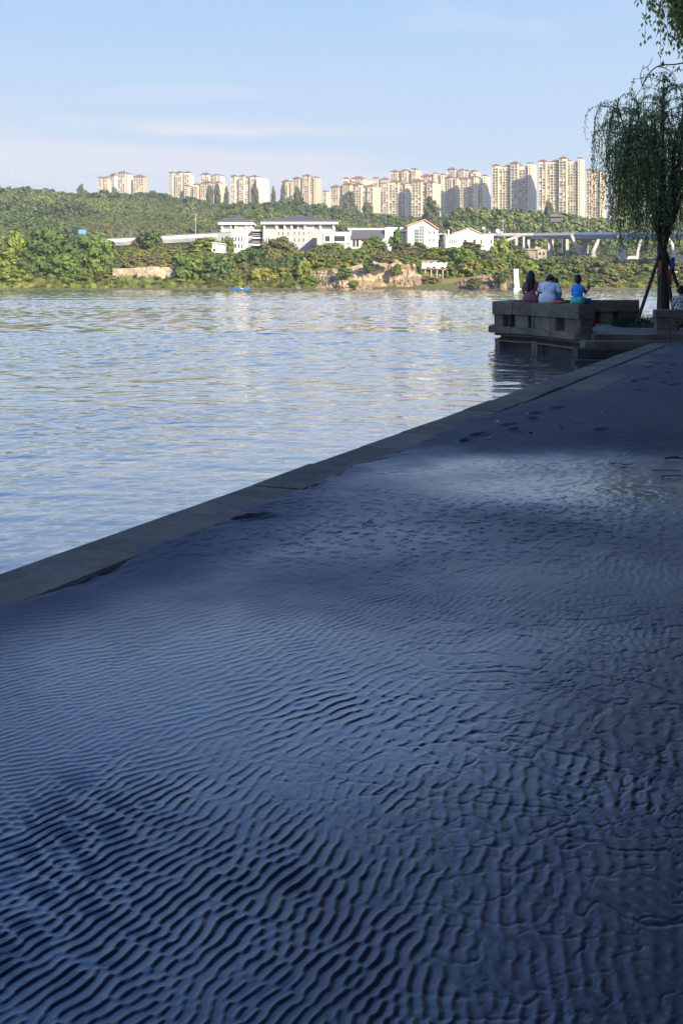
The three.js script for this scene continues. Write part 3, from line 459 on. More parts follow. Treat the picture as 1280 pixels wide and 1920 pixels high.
// a tower: wings stepping along a facade turned by psi; each wing [x0, corner, x1, top] as bearings, plus a set-back core
function tower(label, d, psi, pyBase, wings, { tone = 0, roof = 'red', caps = 1, storey = 3, dense = 1 } = {}) {
  psi *= .78; const k = d / F, c = Math.cos(psi * R), s = Math.sin(psi * R), x0 = wings[0][0], y0 = PY(pyBase, d) - 12, r = rngOf(Math.round(x0 * 7 + pyBase));
  const o = thing('apartment_tower', label, 'apartment tower', [PX(x0, d), y0, -d], -psi * R + 0, 'apartment towers on the ridge');
  o.rotation.y = -psi * R;                                   // front turned to the viewer's left
  const win = [], win2 = [], sill = []; let topMax = 0;
  const roofM = roof === 'red' ? M.roofRed : M.roofBrown, wallM = M.cream[tone];
  const face = (xa, xb, z, h, turn) => {                     // window grid with piers and floor slabs on a front (turn 0) or a right-hand side (turn 1)
    const w = xb - xa, n = Math.max(2, Math.round(w / 3.3 * dense)), fl = Math.max(3, Math.floor(h / storey)), put = (list, g) => { if (turn) { g.rotateY(Math.PI / 2); } list.push(g); };
    for (let j = 1; j < fl; j++) { const y = h - j * storey; const g = box(w * .98, .55, .9, (xa + xb) / 2, y, 0); put(sill, g.translate(0, 0, z + .3)); }
    for (let i = 0; i <= n; i++) put(sill, box(.55, h - 2.2, 1.1, xa + w * i / n + (i ? (i === n ? -.3 : 0) : .3), h / 2 - .9, z + .38));
    for (let i = 0; i < n; i++) for (let j = 1; j < fl; j++) { const u = r(); if (u < .22) continue; put(u < .55 ? win : win2, box(w / n * (.62 + .2 * r()), storey * (.5 + .2 * r()), .12, xa + w * (i + .5) / n, h - j * storey + storey * .52, z + .05)); }
  };
  const parts = [];
  wings.forEach(([a, m, b, top], i) => {
    const wf = (m - a) * k / c, dp = Math.max(5, (b - m) * k / Math.max(.2, s)), h = PY(top, d) - y0, xa = (a - x0) * k / c, xb = xa + wf; topMax = Math.max(topMax, h);
    parts.push(part('wing', box(wf, h, dp, (xa + xb) / 2, h / 2, -dp / 2), wallM, o));
    if (wf > 5) face(xa + .2, xb - .2, 0, h, 0); else if (wf > 2.5) for (let j = 1; j < h / storey - 1; j++) win.push(box(1.1, 1.3, .1, (xa + xb) / 2, h - j * storey, .03));
    if ((b - m) * k > 6) for (let j = 1; j < h / storey - 1; j++) win2.push(box(.1, 1.2, .9, xb + .03, h - j * storey, -dp * .45));
    if (caps) { const g = hipRoof(wf * .96, Math.min(dp, 9), Math.min(3.4, wf * .3), .9).translate((xa + xb) / 2, h + .36, -Math.min(dp, 9) / 2); part('roof', g, roofM, o); }
  });
  const last = wings[wings.length - 1], W = (last[1] - x0) * k / c, hc = topMax - 3.4;
  if (wings.length > 1) { parts.push(part('core', box(W - 1, hc, 11, W / 2, hc / 2, -3.2 - 5.5), wallM, o)); const gaps = wings.slice(1).map((w, i) => [(wings[i][1] - x0) * k / c, (w[0] - x0) * k / c]); for (const [a, b] of gaps) if (b - a > 3) face(a, b, -3.2, hc - 1, 0); if (caps) part('roof', hipRoof(W * .5, 8, 3.0, .9).translate(W * .5, hc + .36, -8.5), roofM, o); }
  if (win.length) part('dark_panes', merge(win), M.glassFar, o, 'stuff'); if (win2.length) part('pale_panes', merge(win2), M.glassDim, o, 'stuff'); if (sill.length) part('balconies', merge(sill), M.balcony, o, 'stuff');
  return o;
}
tower('small tan tower, leftmost on the whole ridge', 1500, 18, 360, [[184, 192, 195, 333.5], [196, 203, 206, 333]], { tone: 0, roof: 'brown' });
tower('narrow grey-sided tower second from the left on the ridge', 1540, 55, 360, [[206, 217, 221, 330]], { tone: 3, roof: 'brown' });
tower('white tower with two red-brown caps, third from the left', 1490, 22, 362, [[221, 236, 239, 325], [239, 245, 248, 327]], { tone: 3 });
tower('plain tan block standing apart, fourth from the left', 1480, 12, 366, [[250, 270, 274, 332]], { tone: 2, roof: 'brown' });
tower('square cream tower with brown caps in the left half of ridge', 1380, 24, 370, [[317, 324, 329, 324], [330, 342, 346, 324.5], [347, 357, 360, 325]], { tone: 3, roof: 'brown' });
tower('cream tower peeping over the lower stepped block', 1460, 20, 372, [[376, 392, 400, 328], [400, 408, 412, 329], [412, 416, 419, 329.5]], { tone: 3, roof: 'brown' });
tower('low stepped cream block before the peeping tower', 1360, 26, 376, [[346, 354, 360, 349], [364, 372, 377, 347], [378, 395, 403, 345], [403, 414, 424, 345]], { tone: 1 });
tower('broad white and tan tower right of the low stepped block', 1360, 26, 378, [[433, 441, 449, 330.5], [449, 458, 470, 331], [470, 482, 502, 333]], { tone: 3, roof: 'brown' });
tower('narrow grey tan tower half hidden beside the yellow tower', 1400, 40, 378, [[528, 540, 545, 341], [545, 549, 551, 342]], { tone: 0, roof: 'brown' });
tower('yellow tower with a rounded crown near middle of ridge', 1340, 24, 380, [[549, 561, 566, 335], [567, 580, 587, 331], [588, 594, 602, 334]], { tone: 2 });
tower('tiny pale tower low between the yellow tower and stepped ones', 1500, 25, 392, [[605, 612, 622, 359]], { tone: 1 });
tower('stepped tower with red roofs, left end of the middle cluster', 1260, 27, 396, [[620, 634, 642, 351], [642, 656, 664, 347]], { tone: 2 });
tower('pale upper tower behind the left of the middle cluster', 1360, 22, 392, [[643, 652, 658, 335], [659, 680, 700, 336]], { tone: 1 });
tower('front tower with tall windows in the left of middle cluster', 1230, 27, 402, [[661, 677, 688, 347], [688, 699, 717, 350]], { tone: 1 });
tower('pale white tower with long slots between the two middle clusters', 1300, 14, 400, [[699, 708, 713, 334], [713, 728, 733, 337]], { tone: 3 });
tower('high tower at the back of the centre cluster, left', 1400, 28, 396, [[732, 744, 750, 322], [752, 762, 770, 321], [770, 778, 790, 319]], { tone: 2 });
tower('front tower with red roof edge in centre cluster, left', 1230, 27, 408, [[729, 746, 758, 342], [758, 764, 768, 345]], { tone: 1 });
tower('large front tower with bright blank corner in centre cluster', 1200, 28, 412, [[771, 789, 799, 341], [799, 810, 829, 343]], { tone: 1 });
tower('stepped tower rising behind the bright blank corner', 1300, 28, 402, [[788, 806, 810, 332], [811, 816, 824, 326], [824, 830, 838, 329]], { tone: 1 });
tower('shadowed narrow tower right of the bright blank corner', 1260, 40, 408, [[833, 846, 851, 334], [851, 855, 860, 335]], { tone: 2 });
tower('back tower with stacked red roofs, right in centre cluster', 1400, 27, 396, [[838, 852, 858, 318], [858, 868, 880, 320], [880, 890, 900, 323]], { tone: 1 });
tower('wide front tower with a white end wall, right in centre cluster', 1230, 28, 400, [[862, 876, 884, 336], [886, 893, 900, 333], [902, 908, 922, 331]], { tone: 1 });
tower('tall slab tower with stepped shadow on its end wall', 1180, 30, 402, [[922, 933, 941, 311], [954, 967, 975, 308], [984, 990, 1007, 309]], { tone: 1 });
tower('tallest slab tower with bright blank end wall left of willow', 1130, 30, 408, [[1009, 1022, 1029, 303], [1044, 1057, 1064, 299], [1076, 1081, 1097, 300]], { tone: 1 });
tower('cream tower partly covered by the willow edge', 1180, 30, 412, [[1098, 1108, 1119, 319], [1121, 1128, 1136, 322]], { tone: 1 });
tower('golden tower glowing through the left part of willow', 1180, 30, 412, [[1150, 1164, 1172, 318], [1184, 1194, 1209, 305]], { tone: 2 });
tower('golden tower seen through the right part of the willow', 1180, 30, 412, [[1246, 1256, 1264, 312], [1272, 1284, 1300, 308]], { tone: 2 });

// white riverside houses
M.white = mat(.70, .69, .67, .85); M.greyWall = mat(.43, .40, .395, .9); M.slate = mat(.105, .102, .112, .8); M.darkWin = new THREE.MeshPhysicalMaterial({ color: new THREE.Color().setRGB(.035, .045, .05), roughness: .12 }); M.greenGlass = new THREE.MeshPhysicalMaterial({ color: new THREE.Color().setRGB(.14, .19, .18), roughness: .12 }); M.orangePanel = mat(.62, .36, .18, .8); M.paleGlass = new THREE.MeshPhysicalMaterial({ color: new THREE.Color().setRGB(.40, .42, .40), roughness: .2 });
const ori = (o, d) => ({ d, o, X: (px) => PX(px, d) - o.position.x, Y: (py) => PY(py, d) - o.position.y });
function house(name, label, category, px, py, d) { const o = thing(name, label, category, [PX(px, d), PY(py, d), -d]); return ori(o, d); }
const pb = (f, x0, y0, x1, y1, front, depth) => span(f.X(x0), f.X(x1), f.Y(y0), f.Y(y1), front, front - depth);
function win(f, x0, y0, x1, y1, m = M.darkWin, front = 0, framed = true) { const w = part('window', pb(f, x0, y0, x1, y1, front + .05, .12), m, f.o); if (framed) { const t = .12, a = f.X(x0), b = f.X(x1), c = f.Y(y1), e = f.Y(y0); part('frame', merge([span(a - t, a, c - t, e + t, front + .12, front - .05), span(b, b + t, c - t, e + t, front + .12, front - .05), span(a, b, c - t, c, front + .16, front - .05), span(a, b, e, e + t, front + .12, front - .05)]), M.white, w); } return w; }
{ // long hall
  const f = house('long_hall', 'long grey hall with a dark hipped roof and white eaves', 'hall', 556, 478, 330), o = f.o;
  part('wall', pb(f, 493, 430.5, 628, 486, 0, 17), M.greyWall, o); part('upper_wall', pb(f, 493, 419, 628, 430.4, -.6, 16.3), M.white, o);
  part('eave', pb(f, 489, 416.6, 634, 420.6, 1.3, 20), M.white, o);
  const r = part('roof', hipRoof((634 - 489) * .165 - 1.6, 18.4, 2.0, .8).scale(1, 1, 1).translate(f.X(561.5), f.Y(416.4) + .36, -8.7), M.slate, o);
  for (const [a, b, m] of [[497, 514, M.greenGlass], [522, 531], [536, 543, M.greenGlass], [549, 557], [560, 569, M.greenGlass], [574, 585, M.paleGlass], [589, 597, M.greenGlass], [603, 622, M.greenGlass]]) win(f, a, 422, b, 429.6, m || M.darkWin, -.6, false);
  for (const a of [495.5, 518, 533.5, 546.5, 571.5, 600, 625]) part('column', pb(f, a - 1.6, 420.7, a + 1.6, 430.3, .25, .8), M.white, o);
  for (const a of [522.5, 530.5, 540.5, 552.3, 561, 569]) { win(f, a - 1.2, 434, a + 1.2, 441); win(f, a - 1.2, 446, a + 1.2, 454); }
  for (const a of [579, 584]) win(f, a - .8, 433.5, a + .8, 440); for (const a of [498, 503, 508]) win(f, a - .9, 434, a + .9, 441, M.paleGlass);
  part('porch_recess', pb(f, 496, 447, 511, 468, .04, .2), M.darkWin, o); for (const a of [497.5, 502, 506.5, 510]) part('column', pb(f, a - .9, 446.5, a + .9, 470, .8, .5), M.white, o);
}
{ const f = house('grey_annex', 'low grey block with white framed windows beside the hall', 'building', 624, 470, 318), o = f.o;
  part('wall', pb(f, 594, 434.5, 654, 478, 0, 9), M.greyWall, o);
  part('window_frame', merge([pb(f, 606, 437, 654.6, 442, .35, .4), pb(f, 606, 453, 654.6, 455.5, .35, .4), pb(f, 606, 442, 609, 453, .35, .4), pb(f, 618, 442, 626, 453, .35, .4), pb(f, 646, 442, 654.6, 453, .35, .4)]), M.white, o);
  win(f, 609, 443.4, 618, 452.6, M.darkWin, 0, false); win(f, 626, 443.4, 646, 452.6, M.darkWin, 0, false);
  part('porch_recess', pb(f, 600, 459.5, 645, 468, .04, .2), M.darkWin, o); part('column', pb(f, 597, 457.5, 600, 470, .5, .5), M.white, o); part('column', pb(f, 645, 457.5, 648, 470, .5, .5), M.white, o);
}
{ const f = house('pavilion', 'square pavilion with a dark pyramid roof and glazed top floor', 'pavilion', 444, 475, 335), o = f.o;
  part('wall', pb(f, 414, 430, 473, 482, 0, 10), M.greyWall, o); part('upper_wall', pb(f, 414.6, 420, 472.4, 429.9, -.3, 9.4), M.white, o);
  part('eave', pb(f, 410, 417.4, 476, 421.4, 1.1, 12.2), M.white, o);
  part('roof', hipRoof(66 * .1675 - 1.2, 10.4, 2.1, .6).translate(f.X(443), f.Y(417.2) + .36, -5), M.slate, o);
  win(f, 419, 422, 432, 429, M.greenGlass, -.3, false); win(f, 434.5, 422, 439.5, 429, M.darkWin, -.3, false); win(f, 444, 422, 459, 429, M.paleGlass, -.3, false);
  for (const a of [416, 433, 441.5, 461, 471]) part('column', pb(f, a - 1.2, 421.5, a + 1.2, 429.8, .2, .6), M.white, o);
}
{ const f = house('corner_block', 'low block with a bright white corner in front of the pavilion', 'building', 434, 474, 318), o = f.o, a = 42 * R;
  const wl = 30 * .159 / Math.cos(a), wr = 28 * .159 / Math.sin(a), h = f.Y(436.5), g = new THREE.BoxGeometry(wl, h, wr).translate(-wl / 2, h / 2, -wr / 2); part('wall', g, M.white, o); o.rotation.y = -a; o.position.y -= 0;
  for (const [i, row] of [[0, 444], [1, 457]]) for (let j = 0; j < 4; j++) { const z = -wr * (.07 + .18 * j), y = f.Y(row + 4); const w = part('window', box(.1, 1.2, .5, .03, y, z), M.darkWin, o); part('frame', merge([box(.14, .12, .7, .05, y - .66, z), box(.14, .1, .7, .05, y + .65, z)]), M.white, w); }
  part('window', box(.5, 1.2, .1, -wl * .62, f.Y(448), .03), M.darkWin, o); part('parapet', box(wl * .98, .3, wr * .98, -wl / 2, h + .15, -wr / 2), M.greyWall, o);
}
{ const f = house('link_bridge', 'open walkway with white slabs between pavilion and hall', 'walkway', 484, 475, 332), o = f.o;
  for (const y of [432, 446, 459]) part('slab', pb(f, 473, y - 1.4, 493, y + 1.4, 0, 3), M.white, o); for (const y of [438, 452]) part('railing', merge([pb(f, 473, y, 493, y + .6, -.1, .1), pb(f, 473, y + 3, 493, y + 3.6, -.1, .1)]), M.white, o); part('back_wall', pb(f, 474, 433.5, 492.5, 478, -3.2, .3), M.slate, o); }
{ const f = house('sloped_roof_house', 'white house with a large plain dark sloped roof', 'house', 696, 472, 322), o = f.o;
  part('wall', pb(f, 655, 446.5, 737, 480, 0, 9), M.white, o); part('end_wall', pb(f, 721.5, 428, 737, 446.4, -.2, 8.5), M.white, o); part('ridge_band', pb(f, 652, 426.6, 727, 430, -3.6, 1.2), M.white, o);
  { const p = [[f.X(659), f.Y(447), .9], [f.X(718.5), f.Y(447), .9], [f.X(721), f.Y(429.8), -3.5], [f.X(659), f.Y(429.8), -3.5]], g = new THREE.BufferGeometry(), q = p.map(([x, y, z]) => [x, y - .3, z - .1]); const tri = []; for (const L of [p, q]) tri.push(L[0], L[1], L[2], L[0], L[2], L[3]); for (let i = 0; i < 4; i++) { const j = (i + 1) % 4; tri.push(p[i], q[i], q[j], p[i], q[j], p[j]); } g.setAttribute('position', new THREE.Float32BufferAttribute(tri.flat(), 3)); g.computeVertexNormals(); part('roof', g, M.slate, o); }
  part('gable_wall', pb(f, 655, 430.2, 658.8, 446.4, -1.4, 5), M.white, o);
  for (const [a, b] of [[661, 666], [667.5, 672.5], [681, 693]]) win(f, a, 448.5, b, 463, M.darkWin); }
{ const f = house('low_link', 'low dark recess with a red banner between two white houses', 'building', 745, 470, 328), o = f.o;
  part('wall', pb(f, 727, 437, 763, 476, 0, 5), M.slate, o); part('roof_slab', pb(f, 722, 426.5, 764, 434, .5, 6), M.white, o); part('banner', pb(f, 747.5, 440, 753.5, 453, .08, .06), mat(.62, .04, .03, .7), o); win(f, 754.5, 440, 759, 453, M.greenGlass); part('plinth', pb(f, 746, 454.5, 758, 462, .5, .6), M.white, o); for (const a of [727, 733, 739, 745, 751, 757]) part('railing_post', pb(f, a, 428.6, a + 3.6, 430.6, .53, .1), M.darkWin, o); }
function gable(f, xl, xr, yl, yr, xa, ya, yb, front, depth) { const s = new THREE.Shape(); s.moveTo(f.X(xl), f.Y(yb)); s.lineTo(f.X(xr), f.Y(yb)); s.lineTo(f.X(xr), f.Y(yr)); s.lineTo(f.X(xa), f.Y(ya)); s.lineTo(f.X(xl), f.Y(yl)); s.closePath(); return new THREE.ExtrudeGeometry(s, { depth, bevelEnabled: false }).translate(0, 0, front - depth); }
function roofSlopes(f, pts, front, depth, t = .35) { return merge(pts.slice(1).map((p, i) => { const a = [f.X(pts[i][0]), f.Y(pts[i][1])], b = [f.X(p[0]), f.Y(p[1])], L = Math.hypot(b[0] - a[0], b[1] - a[1]), g = new THREE.BoxGeometry(L + .1, t, depth); g.rotateZ(Math.atan2(b[1] - a[1], b[0] - a[0])); g.translate((a[0] + b[0]) / 2, (a[1] + b[1]) / 2 + t / 2, front - depth / 2); return g; })); }
{ const f = house('gable_house', 'tall white gable house with a stepped green glass front', 'house', 792, 474, 320), o = f.o;
  part('wall', gable(f, 764, 821, 424.5, 430, 795.5, 413.6, 484, 0, 11), M.white, o); part('roof', roofSlopes(f, [[761, 424.6], [795.5, 412.8], [822.5, 430.4]], .7, 12.4, .28), mat(.55, .34, .22, .85), o);
  part('glazing', pb(f, 785.5, 424, 794, 470, .08, .2), M.greenGlass, o); part('glazing', pb(f, 776, 430, 785.3, 470, .08, .2), M.greenGlass, o); for (const y of [429, 435, 441, 447, 453, 459]) part('glazing_bar', pb(f, y < 430 ? 785.5 : 776, y, 794, y + .6, .16, .1), M.white, o); part('glazing_bar', pb(f, 785.1, 424, 785.9, 470, .18, .12), M.white, o); part('glazing_bar', pb(f, 789.6, 424, 790.2, 470, .18, .12), M.white, o);
  for (const a of [804.8, 812.8]) for (const y of [433.5, 448]) win(f, a - 1.2, y, a + 1.2, y + 4.6); }
{ const f = house('white_long_house', 'low white house with a shallow gable and orange window panels', 'house', 880, 474, 318), o = f.o;
  part('wall', pb(f, 835, 440, 924.5, 484, 0, 12), M.white, o); part('gable_wall', gable(f, 849, 901, 438.6, 438.6, 879.5, 429.4, 439.9, -.05, 11.6), M.white, o); part('roof', roofSlopes(f, [[847, 438.8], [879.5, 428.6], [902, 438.4]], .4, 12.4, .25), mat(.55, .42, .32, .85), o); part('chimney', pb(f, 842.2, 429.5, 844.2, 439.9, -4, 1.2), M.white, o);
  for (const a of [843, 847, 851, 855]) { win(f, a - .8, 450, a + .8, 456); if (a > 844) win(f, a - .8, 463, a + .8, 468); }
  for (const [a, b] of [[869, 874], [886.5, 891]]) { win(f, a, 449, b, 457); part('panel', pb(f, a, 457.6, b, 462, .06, .1), M.orangePanel, o); win(f, a, 462.6, b, 468); } win(f, 900.4, 449.5, 903, 457); part('panel', pb(f, 900.4, 457.6, 903, 460.5, .06, .1), M.orangePanel, o); win(f, 918.5, 450, 921.2, 457); win(f, 918.5, 463, 921.2, 467); }
{ const f = house('shed_link', 'small dark open shed between the two white houses', 'shed', 828, 470, 326), o = f.o; part('wall', pb(f, 821, 449, 835, 474, 0, 4), M.slate, o); part('roof', pb(f, 820, 437.5, 836, 440, .5, 5), M.greyWall, o); part('door', pb(f, 825, 453, 833, 466, .06, .1), M.paleGlass, o); part('post', pb(f, 822, 440, 823.2, 449, -.2, .3), M.greyWall, o); part('post', pb(f, 833.6, 440, 834.8, 449, -.2, .3), M.greyWall, o); }
{ const f = house('concrete_shed', 'white angular shed roof among bushes left of the corner block', 'shed', 410, 472, 300), o = f.o; const g = pb(f, 397, 457, 420, 474, 0, 5); g.rotateZ(-.10); part('wall', g, M.white, o); part('opening', pb(f, 400, 466.5, 404, 471, .08, .1), M.darkWin, o); const h = pb(f, 395.5, 455.8, 421.5, 457.2, .5, 6); h.rotateZ(-.10); part('roof', h, M.white, o); }
{ const f = house('concrete_hut', 'pale concrete hut corner with a small opening in the bushes', 'hut', 428, 505, 284), o = f.o; part('wall', pb(f, 418, 485.5, 437.5, 512, 0, 4), stone(.56, .5, .42), o); part('opening', pb(f, 428.5, 488.5, 433, 494, .05, .1), M.darkWin, o); part('roof', pb(f, 417, 484, 438.5, 485.5, .4, 5), stone(.5, .45, .38), o); }
M.ruin = mat(.60, .52, .41, .95, { map: rockMap, bumpMap: rockMap, bumpScale: .15 });
{ // broken retaining wall
  const d = 266, s = new THREE.Shape(), X = (p) => PX(p, d), Y = (p) => PY(p, d), pts = [[212, 504], [232, 503.5], [252, 503], [258, 502], [276, 501], [282, 499.5], [296, 500.5], [301, 503], [309, 500.8], [318, 502], [329.5, 504]]; s.moveTo(X(212), Y(538)); s.lineTo(X(329.5), Y(538)); for (const [p, q] of pts.reverse()) s.lineTo(X(p), Y(q)); s.closePath(); const g = new THREE.ExtrudeGeometry(s, { depth: 2.5, bevelEnabled: true, bevelSize: .08, bevelThickness: .08, bevelSegments: 1 }).translate(0, 0, -d - 2.5), p = g.attributes.position, uv = g.attributes.uv; for (let i = 0; i < p.count; i++) uv.setXY(i, p.getX(i) / 16, p.getY(i) / 9); single('retaining_wall', g, M.ruin, 'pale broken concrete retaining wall with a jagged top', 'wall');
  const f = house('ruin', 'roofless ruin with jagged white wall standing on columns', 'ruin', 815, 528, 266), o = f.o; const s2 = new THREE.Shape(); const q = [[788, 494], [793, 492], [798, 493], [803, 491.5], [808, 493.5], [815, 491], [820, 493], [827, 491.5], [832, 493.5], [838, 492], [837, 499], [834, 502.6], [829, 499.5], [824, 503], [818, 503], [813, 499], [808, 502.8], [802, 500], [797, 503], [790, 503]]; q.forEach(([a, b], i) => (i ? s2.lineTo(f.X(a), f.Y(b)) : s2.moveTo(f.X(a), f.Y(b)))); s2.closePath(); part('wall', new THREE.ExtrudeGeometry(s2, { depth: .7, bevelEnabled: false }).translate(0, 0, -.7), M.white, o); part('beam', pb(f, 788, 503.2, 842, 505, .3, 1.4), M.ruin, o); for (const a of [797, 808, 819, 830, 838]) part('column', pb(f, a - 1, 505, a + 1, 532, 0, .5), stone(.6, .54, .44), o); part('back_wall', pb(f, 790, 505.1, 840, 530, -2.2, .4), M.ruin, o); part('floor_slab', pb(f, 788, 488, 820, 491, -1, 3), M.ruin, o);
  const l = house('leaning_pillar', 'white concrete pillar leaning at the waterline', 'pillar', 968, 543, 252.5), g2 = chamferBox(9 * .126, 42 * .126, 1, .05).translate(0, 21 * .126 - .4, 0); g2.rotateZ(.05); part('shaft', g2, M.white, l.o); part('footing', chamferBox(1.9, .7, 1.4, .05).translate(.1, -.1, 0), M.white, l.o);
  const c = house('concrete_ruin', 'low grey concrete ruin under the right part of bridge', 'ruin', 998, 484, 345), co = c.o; part('wall', pb(c, 970, 468.5, 1006, 490, 0, 5), stone(.42, .37, .31), co); part('tower_wall', pb(c, 1006.1, 467, 1024, 492, .4, 5), stone(.52, .44, .36), co); part('slab', pb(c, 967, 466.5, 1012, 468.4, .6, 6), stone(.5, .44, .38), co); part('block', pb(c, 1002, 463.5, 1013, 466.4, 0, 3), stone(.58, .48, .40), co); for (const a of [1009, 1016]) part('opening', pb(c, a, 473, a + 4, 478, .44, .1), M.darkWin, co);
}
{ // roof in the trees on the knoll
  const f = house('temple_roof', 'grey tiled roof showing among the trees on the knoll', 'roofed hall', 1041, 408, 500), o = f.o; part('wall', pb(f, 1031, 407, 1053, 416, 0, 4), M.slate, o); const g = hipRoof(22 * .25, 5, .8, .8); g.translate(f.X(1042), f.Y(405), -2); part('roof', g, mat(.16, .15, .145, .85), o); const g2 = hipRoof(13 * .25, 3, .6, .3); g2.translate(f.X(1039), f.Y(402.4), -2); part('upper_roof', g2, mat(.16, .15, .145, .85), o);
}
// ---------- viaduct and bridge ----------
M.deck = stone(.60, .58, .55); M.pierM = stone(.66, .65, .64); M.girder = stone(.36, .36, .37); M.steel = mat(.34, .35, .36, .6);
function deckRun(o, pts, name, th, depth, m, drop = 0) { pts.slice(1).forEach((p, i) => { const a = at(...pts[i]), b = at(...p); a.y -= drop; b.y -= drop; const g = bar(a, b, depth, th); part(name, g, m, o); }); }
{
  const o = thing('viaduct', 'white road viaduct on piers left of the pavilion', 'viaduct');
  const run = [[176, 450, 452], [235, 447.5, 445], [300, 443.8, 436], [360, 440.5, 430], [408, 438, 424]];
  deckRun(o, run, 'parapet', 1.5, .3, M.white, .6); deckRun(o, run.map(([a, b, c]) => [a, b, c + 2]), 'girder', 1.6, 7, M.deck, 2.2); deckRun(o, run.map(([a, b, c]) => [a, b, c - .3]), 'rail', .12, .12, M.steel, -.5);
  for (const [px, py] of [[206, 475], [258, 480], [346, 480], [370, 478], [396, 478]]) { const d = 434, top = PY(table(run.map((q) => [q[0], q[1]]), px), d) - 3, b = PY(py, d) - 6; part('pier', box(1.8, top - b, 2.4, PX(px, d), (top + b) / 2, -d), M.pierM, o); part('pier_cap', box(3.4, .9, 5, PX(px, d), top - .3, -d), M.pierM, o); }
}
{
  const o = thing('road_bridge', 'concrete road bridge with branching white piers on the right', 'bridge');
  const run = [[905, 438.5, 474], [1000, 437.5, 458], [1080, 436.5, 438], [1165, 436, 400], [1262, 435, 360], [1420, 432, 320]];
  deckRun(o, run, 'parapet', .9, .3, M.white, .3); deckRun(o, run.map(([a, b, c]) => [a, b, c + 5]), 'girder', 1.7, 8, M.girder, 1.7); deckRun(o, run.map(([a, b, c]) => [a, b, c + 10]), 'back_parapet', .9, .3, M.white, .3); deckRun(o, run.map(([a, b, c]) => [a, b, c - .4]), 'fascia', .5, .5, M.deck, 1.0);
  const col = (px, d, y0, y1, w, m = M.pierM) => part('pier', box(w, PY(y0, d) - PY(y1, d) + 5, w * 1.2, PX(px, d), (PY(y0, d) + PY(y1, d)) / 2 - 2.5, -d), m, o);
  for (const [px, d, w] of [[934, 470, 1.2], [967, 462, 1.2], [983, 468, 1.5], [990, 474, 1.2], [999, 466, 1.4], [1029.6, 452, 1.6], [1034, 462, 1.2], [1055, 458, 1.2], [1062, 456, 1.2]]) col(px, d, 445, 474, w);
  const leg = (pts, w0, w1, name = 'pier_leg') => part(name, tube(pts.map((q) => at(...q)), w0 * .8, w1 * .8, 4, 8), M.pierM, o);
  // tulip pier
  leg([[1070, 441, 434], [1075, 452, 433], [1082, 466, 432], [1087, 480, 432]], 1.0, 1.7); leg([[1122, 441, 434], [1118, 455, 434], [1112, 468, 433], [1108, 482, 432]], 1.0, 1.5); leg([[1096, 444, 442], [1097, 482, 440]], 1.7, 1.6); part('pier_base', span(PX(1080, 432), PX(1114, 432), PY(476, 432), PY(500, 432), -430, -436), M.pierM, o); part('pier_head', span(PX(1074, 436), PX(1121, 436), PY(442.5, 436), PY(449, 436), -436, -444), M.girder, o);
  // branching pier behind the willow
  for (const s of [[1155, 1199], [1246, 1306]]) {
    const d = s[0] < 1200 ? 398 : 356, w = s[1] - s[0], a = s[0] + w * .27, b = s[0] + w * .82;
    leg([[s[0], 440, d], [s[0] + w * .2, 458, d], [a, 475, d], [a + 1, 532, d]], .9, 1.35); leg([[s[1] + 4, 440, d + 4], [s[1] - w * .05, 460, d + 4], [b + 2, 478, d + 4], [b + 1, 532, d + 4]], .8, 1.15); part('cross_beam', bar(at(a, 483, d), at(b, 483, d + 4), 1.1), M.pierM, o); part('cross_beam', bar(at(a, 508, d), at(b, 508, d + 4), 1.2), M.pierM, o); part('pier_base', box(9, 4, 6, PX(s[0] + w * .5, d), PY(514, d) - 2.4, -d - 2), M.pierM, o);
  }
  const st = thing('footbridge_stair', 'grey covered stair climbing to the bridge deck', 'stair'); part('flight', bar(at(948, 451, 448), at(978, 440, 448), 2.6, 1.0), M.deck, st); part('landing', bar(at(978, 440, 448), at(990, 439.5, 448), 2.6, .8), M.deck, st); for (const [p, y] of [[951, 451], [967, 446], [981, 441]]) part('post', box(.9, PY(y, 448) - PY(476, 448), .9, PX(p, 448), (PY(y, 448) + PY(476, 448)) / 2 - .4, -448), M.pierM, st);
}
